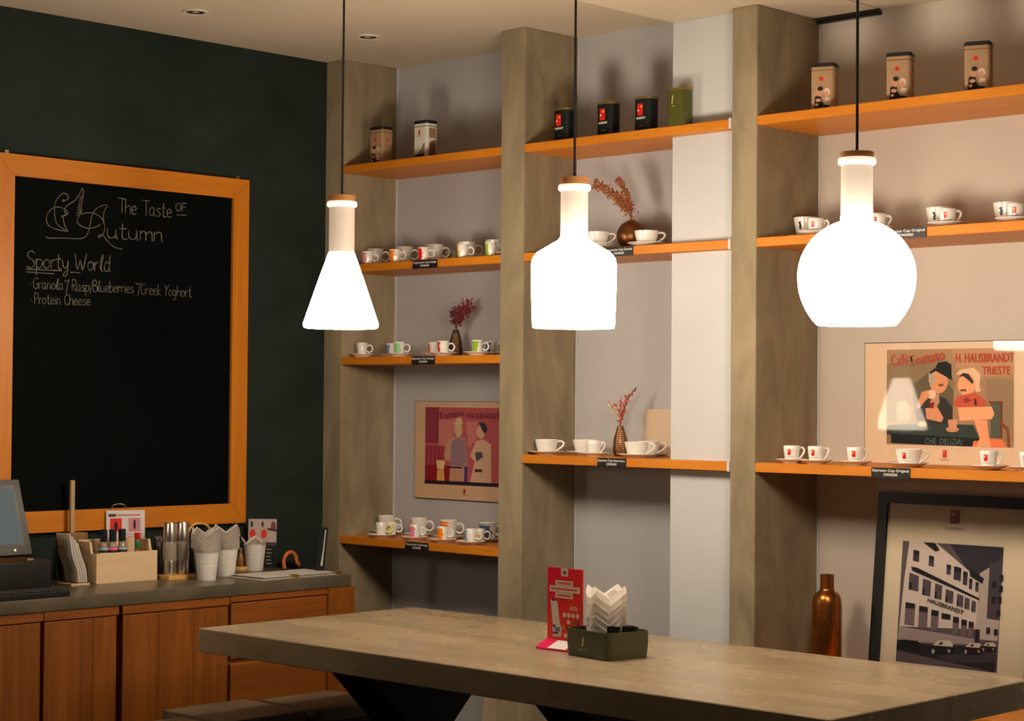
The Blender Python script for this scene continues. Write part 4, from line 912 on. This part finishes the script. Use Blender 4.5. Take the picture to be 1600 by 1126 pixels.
for k, (dx, dy) in enumerate(((.055, .02), (.083, .03), (.060, -.03))):
    q = Matrix.Rotation(brot, 2) @ Vector((dx, dy))
    tag(ob('sachet', B().box(-.006, .006, -.022, .022, 0, .088, .003), plain('sachet_black', (.012, .012, .012), .35), None, (bx+q.x, by+q.y, .763), (0, math.radians(6), math.radians(20+40*k))), ('black sachet beside the liners in the olive box', 'black sachet in the far corner of the olive box', 'black sachet in the near corner of the olive box')[k], 'sachet', 'sachets in the olive box')
# red promotional stand
t = thing('promotional_stand', 'red promotional card in a pink-footed stand beside the olive box', 'sign', (-4.247, 4.585, .75))
gm, n_, l_, b_s = new_mat('promo_red')
tc = n_.new('ShaderNodeTexCoord'); sp_ = n_.new('ShaderNodeSeparateXYZ'); ad = n_.new('ShaderNodeMath'); ad.operation = 'SUBTRACT'; ml = n_.new('ShaderNodeMath'); ml.operation = 'MULTIPLY_ADD'; ml.inputs[1].default_value = 2.4; ml.inputs[2].default_value = .55
cr = n_.new('ShaderNodeValToRGB'); cr.color_ramp.elements[0].color = (*srgb(238, 28, 66), 1); cr.color_ramp.elements[1].color = (*srgb(246, 78, 26), 1)
l_.new(tc.outputs['Object'], sp_.inputs[0]); l_.new(sp_.outputs[0], ad.inputs[0]); l_.new(sp_.outputs[2], ad.inputs[1]); l_.new(ad.outputs[0], ml.inputs[0]); l_.new(ml.outputs[0], cr.inputs[0]); l_.new(cr.outputs[0], b_s.inputs['Base Color']); b_s.inputs['Roughness'].default_value = .25
CW, CH = .154, .262
ob('card', B().box(0, CW, 0, .003, .02, CH), gm, t)
ob('foot', B().prism([(-.05, 0), (.05, 0), (.05, .004), (.004, .03), (0, .03), (-.05, .006)], -.004, CW, 'yz'), plain('promo_pink', srgb(226, 20, 92), .2), t)
wt, rd = col(236, 214, 200), col(214, 50, 44)
L = [(wt, rect(.060, .090, CH-.026, CH)), (col(90, 110, 90), rect(.068, .082, CH-.020, CH-.008)), (wt, rect(.036, .112, CH-.057, CH-.040)), (wt, rect(.010, .142, CH-.078, CH-.058)), (wt, rect(.036, .112, CH-.097, CH-.079)), 
     (col(226, 214, 206), [(.014, CH-.104), (.044, CH-.108), (.056, CH-.180), (.066, CH-.196), (.060, CH-.222), (.026, CH-.224), (.024, CH-.18)]), (col(60, 70, 90), rect(.026, .036, CH-.194, CH-.184)), (col(110, 130, 160), rect(.034, .058, CH-.206, CH-.192)), (col(40, 44, 60), rect(.026, .05, CH-.214, CH-.208)), (col(50, 40, 40), rect(.020, .034, CH-.108, CH-.103))]
for z_, a_, c_n in ((.0485, .044, 8), (.068, .018, 15), (.088, .044, 8)):
    for k in range(c_n): L.append((rd, rect(a_+.0076*k, a_+.0052+.0076*k, CH-z_-.0035, CH-z_+.0035)))
for k in range(4): L.append((wt, ell(.078+.019*k, CH-.150, .008, .008, 10)))
for x, z, cc in ((.096, .172, (236, 214, 200)), (.114, .172, (170, 90, 60)), (.132, .174, (150, 70, 60)), (.096, .194, (70, 20, 20)), (.114, .196, (236, 214, 200)), (.134, .196, (120, 60, 20)), (.084, .216, (236, 214, 200)), (.104, .218, (240, 120, 110)), (.122, .218, (236, 214, 200)), (.078, .190, (190, 150, 30))): L.append((col(*cc), ell(x, CH-z, .0075, .0075, 10)))
layered('print', t, L, y0=-.0006, step=.00005)
text_on('lettering', '50%', .020, wt, t, (.118, -.003, CH-.134), .034, bold=.0003)
b = B().mat(WHITEINK).poly([(.046, -.0495, .0075), (.126, -.0495, .0075), (.126, -.009, .0292), (.056, -.009, .0292)])
link('foot_label', b.mesh('foot_label'), t)

# ================================================================== ON THE COUNTER
def stand_cup(x, y, label, nl, where, me=LINER, rz=.3):
    t = thing('paper_cup', label, 'cup', (x, y, CZ), 0, 'white tapered cups on the counter')
    ob('wall', B().lathe([(0, .003), (.034, .003), (.0355, 0), (.0365, .002), (.0405, .050), (.0465, .105), (.0478, .106), (.0478, .110), (.0455, .110), (.0395, .05), (.035, .006), (0, .006)], 30), PAPERCUP, t, smooth=40)
    for z in (.055, .072): ob('ring', B().lathe([(.0405+(z-.05)*.109, z-.001), (.0418+(z-.05)*.109, z), (.0405+(z-.05)*.109, z+.001)], 30), PAPERCUP, t, smooth=40)
    liner_stack(x, y, CZ+.068, nl, .0170, me, where, 'paper liners '+where, rz)
stand_cup(-6.161, 4.652, 'white tapered cup overflowing with paper liners, nearest the steel mills', 5, 'in the cup nearest the steel mills', LINER, .14)
stand_cup(-6.245, 4.812, 'white tapered cup full of paper liners, in the middle of the counter', 5, 'in the middle counter cup', LINER, .2)
stand_cup(-6.385, 5.07, 'white tapered cup with a single liner before the small menu card', 1, 'in the cup before the small menu card', LINER, -.62)
stand_cup(-6.36, 4.79, 'white tapered cup half hidden behind the two front cups', 4, 'in the cup half hidden at the back', LINER, .4)

# monitor
t = thing('pos_monitor', 'dark tilted cash register screen at the left end of the counter', 'monitor', (-6.14, 3.60, CZ))
tl = math.atan2(.10, .27)
sc = thing('x', '', '', (0, 0, 0)); bpy.data.objects.remove(sc)
b = B()
def tilt(bb):
    for v in bb.bm.verts:
        y, z, x = v.co.y, v.co.z, v.co.x
        v.co = Vector((.04+x*math.cos(tl)-z*math.sin(tl), y, .150+z*math.cos(tl)+x*math.sin(tl)))
    return bb
yr = .218; yl = -.24; Hm = .288
case = ob('bezel', tilt(B().box(-.03, 0, yl, yr, 0, Hm, .005, 2)), GREYP, t, smooth=40)
ob('screen', tilt(B().box(-.001, .0012, yl+.035, yr-.034, .042, Hm-.03)), SCREEN, case)
ob('inner_frame', tilt(B().box(-.001, .0006, yl+.028, yr-.026, .036, Hm-.023)), BLACKP, case)
ob('power_light', tilt(B().box(-.001, .002, yr-.072, yr-.066, .015, .022)), LED, case)
ob('neck', B().box(-.12, .0, -.07, .07, .10, .22), BLACKP, t)
ob('base', B().box(-.20, .04, -.28, .30, 0, .125, .01, 2), BLACKP, t, smooth=40)
ob('badge', B().box(.0402, .0412, .196, .222, .128, .136), STEEL, t)
t = thing('keyboard', 'black keyboard on the counter in front of the register', 'keyboard', (-6.055, 3.68, CZ))
ob('body', B().box(-.032, .072, -.30, .225, 0, .022, .008, 3), BLACKP, t, smooth=40)
kb = bpy.data.meshes.new('key'); kb_ = B().box(-.0075, .0075, -.0078, .0078, 0, .006, .0015, 1).mesh('key'); kb_.materials.append(plain('key_black', (.018, .018, .019), .4))
bpy.data.meshes.remove(kb)
for i in range(5):
    for j in range(27): link('key', kb_, t, (-.019+.0195*i, -.28+.0185*j, .0215))
# napkin holder with napkins
t = thing('napkin_holder', 'dark wire napkin holder beside the birch box', 'napkin holder', (-6.345, 4.145, CZ))
ob('base', B().box(-.05, .05, -.035, .05, 0, .008, .002), W_PALE, t)
for y in (-.03, .045):
    ob('wire_side', B().tube(spline([(-.045, y, .006), (-.045, y-.012, .11), (0, y-.02, .15), (.045, y-.012, .11), (.045, y, .006)], 5), .0022, 6), DKSTEEL, t, smooth=60)
for k in range(4):
    y = -.008+.011*k
    q = [(y-.034, .198-.012*k), (y-.028, .200-.012*k), (y-.014, .12), (y+.012, .055), (y+.016, .012), (y+.009, .012), (y+.004, .055), (y-.022, .12)]
    o = ob('napkin', B().prism(q, -.046, .046, 'yz'), PAPER, None, (-6.345, 4.145, CZ))
    tag(o, 'folded white napkin standing in the wire holder, %s one' % ('leftmost', 'second', 'third', 'rightmost')[k], 'napkin', 'napkins in the wire holder')
# post stand
pz = onX(112, 750, -6.49); p0 = onX(112, 838, -6.49)
t = thing('wooden_post_stand', 'small wooden block with thin upright rod behind the napkins', 'stand', (-6.49, p0.y, CZ))
ob('block', B().box(-.03, .03, -.02, .055, 0, onX(112, 832, -6.49).z-CZ, .003), wood('dull_oak', (.20, .12, .045), (.28, .17, .07), 'z'), t)
ob('rod', B().box(-.006, .006, -.009, .009, .1, pz.z-CZ, .002), wood('pale_rod', (.36, .25, .12), (.46, .33, .18), 'z'), t)
# birch box with bottles
t = thing('birch_box', 'pale birch condiment box with high back standing on the counter', 'box', (-6.295, 4.224, CZ))
ob('front_panel', B().box(-.010, 0, 0, .285, 0, .118, .001, 1), W_PALE, t)
ob('back_panel', B().box(-.135, -.125, 0, .285, 0, .165, .001, 1), W_PALE, t)
for y in (0, .275): ob('side_panel', B().prism([(-.1255, 0), (-.0095, 0), (-.0095, .117), (-.04, .117), (-.05, .160), (-.1255, .160)], y, y+.0098, 'xz'), W_PALE, t)
ob('bottom', B().box(-.126, -.009, .009, .276, 0, .008), W_PALE, t)
def bottle(px, X, h, kind, label):
    p = onX(px, 860, X)
    t = thing('condiment_bottle', label, 'bottle', (X, p.y, CZ+.008), 0, 'bottles in the birch box')
    if kind == 'hot':
        ob('glass', B().lathe([(0, 0), (.019, 0), (.021, .004), (.021, .085), (.012, .108), (.010, .118), (.010, .128), (0, .128)], 20), plain('hot_sauce', (.28, .025, .012), .15), t, smooth=50)
        ob('neck_band', B().lathe([(.0105, .118), (.0112, .120), (.0112, .152), (.010, .154)], 18), plain('band_green', (.02, .16, .06), .4), t, smooth=50)
        ob('cap', B().lathe([(.0105, .153), (.0118, .155), (.0118, .178), (.0095, .180), (0, .180)], 18), plain('cap_red', srgb(200, 20, 20), .35), t, smooth=40)
    else:
        ob('glass', B().lathe([(0, 0), (.017, 0), (.019, .004), (.019, .115), (.013, .138), (.0115, .150), (.0115, .160), (0, .160)], 20), GLASSCLEAR, t, smooth=50)
        ob('cap', B().lathe([(.013, .150), (.0145, .152), (.0145, .196), (.012, .198), (0, .198)], 18), plain('cap_navy', (.008, .016, .026), .35), t, smooth=40)
        ob('label_band', B().lathe([(.0193, .088), (.0196, .089), (.0196, .126), (.0188, .127)], 20), col(*{'blue': (150, 170, 180), 'pink': (230, 90, 130), 'teal': (140, 165, 165)}[kind]), t, smooth=50)
        ob('label_stripe', B().lathe([(.0196, .108), (.0199, .109), (.0199, .117), (.0196, .118)], 20), BLACKINK, t, smooth=50)
    return t
bottle(162, -6.36, 0, 'blue', 'clear bottle with navy cap, leftmost in the birch box')
bottle(176, -6.345, 0, 'pink', 'clear bottle with navy cap and pink label in the birch box')
bottle(190.5, -6.345, 0, 'teal', 'clear bottle with navy cap beside the red-capped sauce')
bottle(214.5, -6.345, 0, 'hot', 'red hot sauce bottle with green neck and red cap')
# menu card with clip
def card(name, label, cx, cy, rotz, w_, h, z0, lean, layers, ink):
    t = thing(name, label, 'menu card', (cx, cy, CZ), rotz)
    ob('card', B().prism([(0, z0), (.003, z0), (.003+math.tan(lean)*(h-z0), h), (math.tan(lean)*(h-z0), h)], -w_/2, w_/2, 'yz'), ink, t)
    b = B()
    for i, (m, pl) in enumerate(layers): b.mat(m).poly([(u, -.0008-.0001*i+math.tan(lean)*(v-z0), v) for u, v in pl])
    link('print', b.mesh('print'), t); return t
p = onX(197, 830, -6.474); ang = math.radians(70)
tp = onX(197, 797, -6.474).z-CZ
t = card('menu_card', 'white menu card with red and pink pictures behind the bottles', p.x, p.y, ang, .158, tp, .05, .05,
     [(BLACKINK, rect(-.07, -.04, tp-.026, tp-.014)), (col(190, 90, 90), rect(-.036, .06, tp-.022, tp-.017)), (col(216, 40, 36), rect(-.064, -.016, tp-.086, tp-.032)), (col(40, 20, 24), ell(-.040, tp-.064, .008, .020)), (col(196, 130, 140), rect(.012, .060, tp-.086, tp-.032)), (col(60, 40, 50), ell(.036, tp-.058, .006, .020)),
      (col(190, 40, 44), rect(.008, .05, tp-.15, tp-.106)), (col(200, 180, 176), rect(.004, .064, tp-.100, tp-.092)), (col(30, 24, 30), rect(-.058, -.022, tp-.15, tp-.11))], plain('menu_white', (.62, .58, .56), .4))
ob('clip', B().tube(spline([(-.06, .012, tp-.004), (-.05, .014, tp+.02), (-.02, .014, tp+.026), (0, .014, tp+.016), (.0, .012, tp-.004)], 5), .0015, 6), STEEL, t, smooth=60)
ob('stand', B().box(-.05, .05, -.010, .014, 0, .055, .003), plain('acrylic_dark', (.03, .03, .03), .2), t)
# mills on a tray
t = tag(ob('bamboo_tray', B().box(-.055, .055, -.066, .066, 0, .018, .003, 2), W_TRAY, None, (-6.295, 4.592, CZ), smooth=40), 'small bamboo tray under the two steel mills', 'tray')
for k, (y, cc, lb) in enumerate(((4.561, (.46, .30, .22), 'steel and glass salt mill with pink salt on the bamboo tray'), (4.622, (.05, .035, .028), 'steel and glass pepper mill with dark peppercorns on the bamboo tray'))):
    t = thing('spice_mill', lb, 'mill', (-6.285, y, CZ+.018), 0, 'steel mills on the bamboo tray')
    ob('base', B().lathe([(0, 0), (.025, 0), (.0265, .003), (.0255, .055), (.025, .058), (0, .058)], 28), STEEL, t, smooth=40)
    ob('contents', B().lathe([(.0225, .058), (.0225, .122), (0, .122)], 24), plain('spice_%d' % k, cc, .8), t, smooth=40)
    ob('glass', B().lathe([(.0268, .057), (.0275, .06), (.0275, .13), (.026, .134), (.0245, .134), (.0245, .057)], 28), GLASSCLEAR, t, smooth=40)
    ob('cap', B().lathe([(.0265, .133), (.0268, .136), (.025, .205), (.0235, .208), (0, .208)], 28), STEEL, t, smooth=40)
p = onX(241, 880, -6.44)
t = thing('steel_shaker', 'small steel shaker between birch box and mills', 'shaker', (-6.44, p.y+.02, CZ))
ob('body', B().lathe([(0, 0), (.018, 0), (.019, .003), (.019, .135), (.017, .138), (0, .138)], 20), DKSTEEL, t, smooth=40)
ob('lid', B().lathe([(.0185, .137), (.0195, .140), (.018, .155), (.010, .162), (0, .162)], 20), STEEL, t, smooth=40)
# basket with bamboo handle behind the cups
p = onX(312, 822, -6.47)
t = thing('handled_basket', 'dark round basket with bamboo arch handle behind the paper liners', 'basket', (-6.47, p.y, CZ))
ob('bowl', B().lathe([(0, 0), (.045, 0), (.058, .08), (.060, .15), (.056, .15), (.054, .08), (.042, .006), (0, .006)], 28), plain('basket_dark', (.02, .014, .01), .7), t, smooth=40)
zt = p.z-CZ+.012
ob('handle', B().tube(spline([(0, -.056, .14), (0, -.060, zt-.035), (0, -.035, zt-.006), (0, .0, zt), (0, .035, zt-.008), (0, .060, zt-.04), (0, .056, .14)], 5), .0055, 8), W_TRAY, t, smooth=60)
# small oil bottle on coaster
p = onZ(375.5, 891, CZ)
tag(ob('wooden_coaster', B().lathe([(0, 0), (.030, 0), (.032, .003), (.032, .014), (.030, .017), (0, .017)], 28), W_TRAY, None, (p.x, p.y, CZ), smooth=40), 'round bamboo coaster between the white cups', 'coaster')
t = thing('oil_bottle', 'small amber bottle standing on the bamboo coaster', 'bottle', (p.x, p.y, CZ+.017))
ob('glass', B().lathe([(0, 0), (.015, 0), (.016, .003), (.015, .035), (.008, .055), (.008, .066), (0, .066)], 18), plain('amber', (.22, .11, .025), .12), t, smooth=50)
ob('cap', B().lathe([(.009, .064), (.0095, .066), (.009, .08), (0, .081)], 14), STEEL, t, smooth=40)
# menu card two
p = Vector((-6.445, 5.158, 0)); tp = .212
t = card('photo_menu_card', 'small photo menu card with red drinks behind the single-liner cup', p.x, p.y, math.radians(44), .126, tp, 0.0, .04,
     [(col(178, 160, 158), rect(-.06, .06, .11, tp-.003)), (col(44, 60, 46), ell(-.046, tp-.025, .006, .013)), (col(60, 70, 56), ell(.0, tp-.025, .006, .013)), (col(206, 50, 36), ell(-.042, tp-.066, .013, .020)), (col(206, 50, 36), ell(.006, tp-.066, .013, .020)), (col(110, 64, 60), ell(.046, tp-.034, .011, .022)), (col(70, 40, 44), [(.02, tp-.04), (.06, tp-.045), (.06, tp-.056), (.022, tp-.05)]),
      (col(22, 22, 24), rect(-.06, .06, .004, .106)), (col(70, 60, 70), rect(.014, .058, .096, .106))] + [(col(160, 150, 140), rect(.018, .018+.024-.003*(k % 3), .018+.015*k, .022+.015*k)) for k in range(5)], plain('menu_dark', (.02, .02, .022), .4))
# papers on clipboard
t = thing('menu_folder', 'flat stack of menus with brass corners on the counter end', 'menus', (-6.10, 5.0, CZ), math.radians(2))
for k in range(4):
    ob('sheet', B().box(-.11+.004*k, .115-.006*k, -.225+.012*k, .215-.006*k, .003*k, .003*k+.0024), (plain('folder_grey', (.22, .19, .16), .5), PAPER, plain('folder_dark', (.05, .045, .04), .5), PAPER)[k], t)
for x, y in ((.100, -.03), (.100, .205)): ob('brass_corner', B().box(x-.02, x+.012, y-.022, y+.01, -.0002, .0145, .003), GOLD, t)
# umbrella with hooked cane handle
p = onZ(474, 892, CZ)
t = thing('umbrella', 'black folded umbrella with curved orange wooden handle lying on the counter', 'umbrella', (-6.265, 5.165, CZ))
hk = spline([(-.0, -.03, .012), (-.004, -.032, .045), (.0, -.018, .072), (.0, .006, .078), (.0, .028, .062), (.0, .036, .036), (.0, .05, .022)], 6)
ob('handle', B().tube(hk, .0082, 10), W_CANE, t, smooth=60)
cn = spline([(0, .046, .022), (-.01, .055, .022), (-.08, .060, .022), (-.16, .062, .020), (-.24, .062, .016)], 5)
ob('canopy', B().tube(cn, [.009]+[.017]*(len(cn)-6)+[.014, .012, .010, .008, .005], 10), plain('umbrella_black', (.008, .009, .011), .7), t, smooth=60)
# tall narrow folded leaflet
t = thing('standing_leaflet', 'tall narrow black and silver leaflet standing at the counter end', 'leaflet', (-6.085, 5.190, CZ+.012))
b = B().prism([(-.030, 0), (.006, 0), (.022, .175), (.016, .180), (-.008, .180), (-.012, .172)], -.007, .007, 'yz')
ob('cover', b, BLACKP, t, rot=(0, 0, math.radians(-38)))
b = B().mat(plain('silver_print', (.42, .41, .42), .35)).poly([(.0076, -.010, .02), (.0076, .000, .02), (.0076, .014, .170), (.0076, .009, .170), (.0076, .001, .09)])
link('print', b.mesh('print'), t, None, (0, 0, math.radians(-38)))
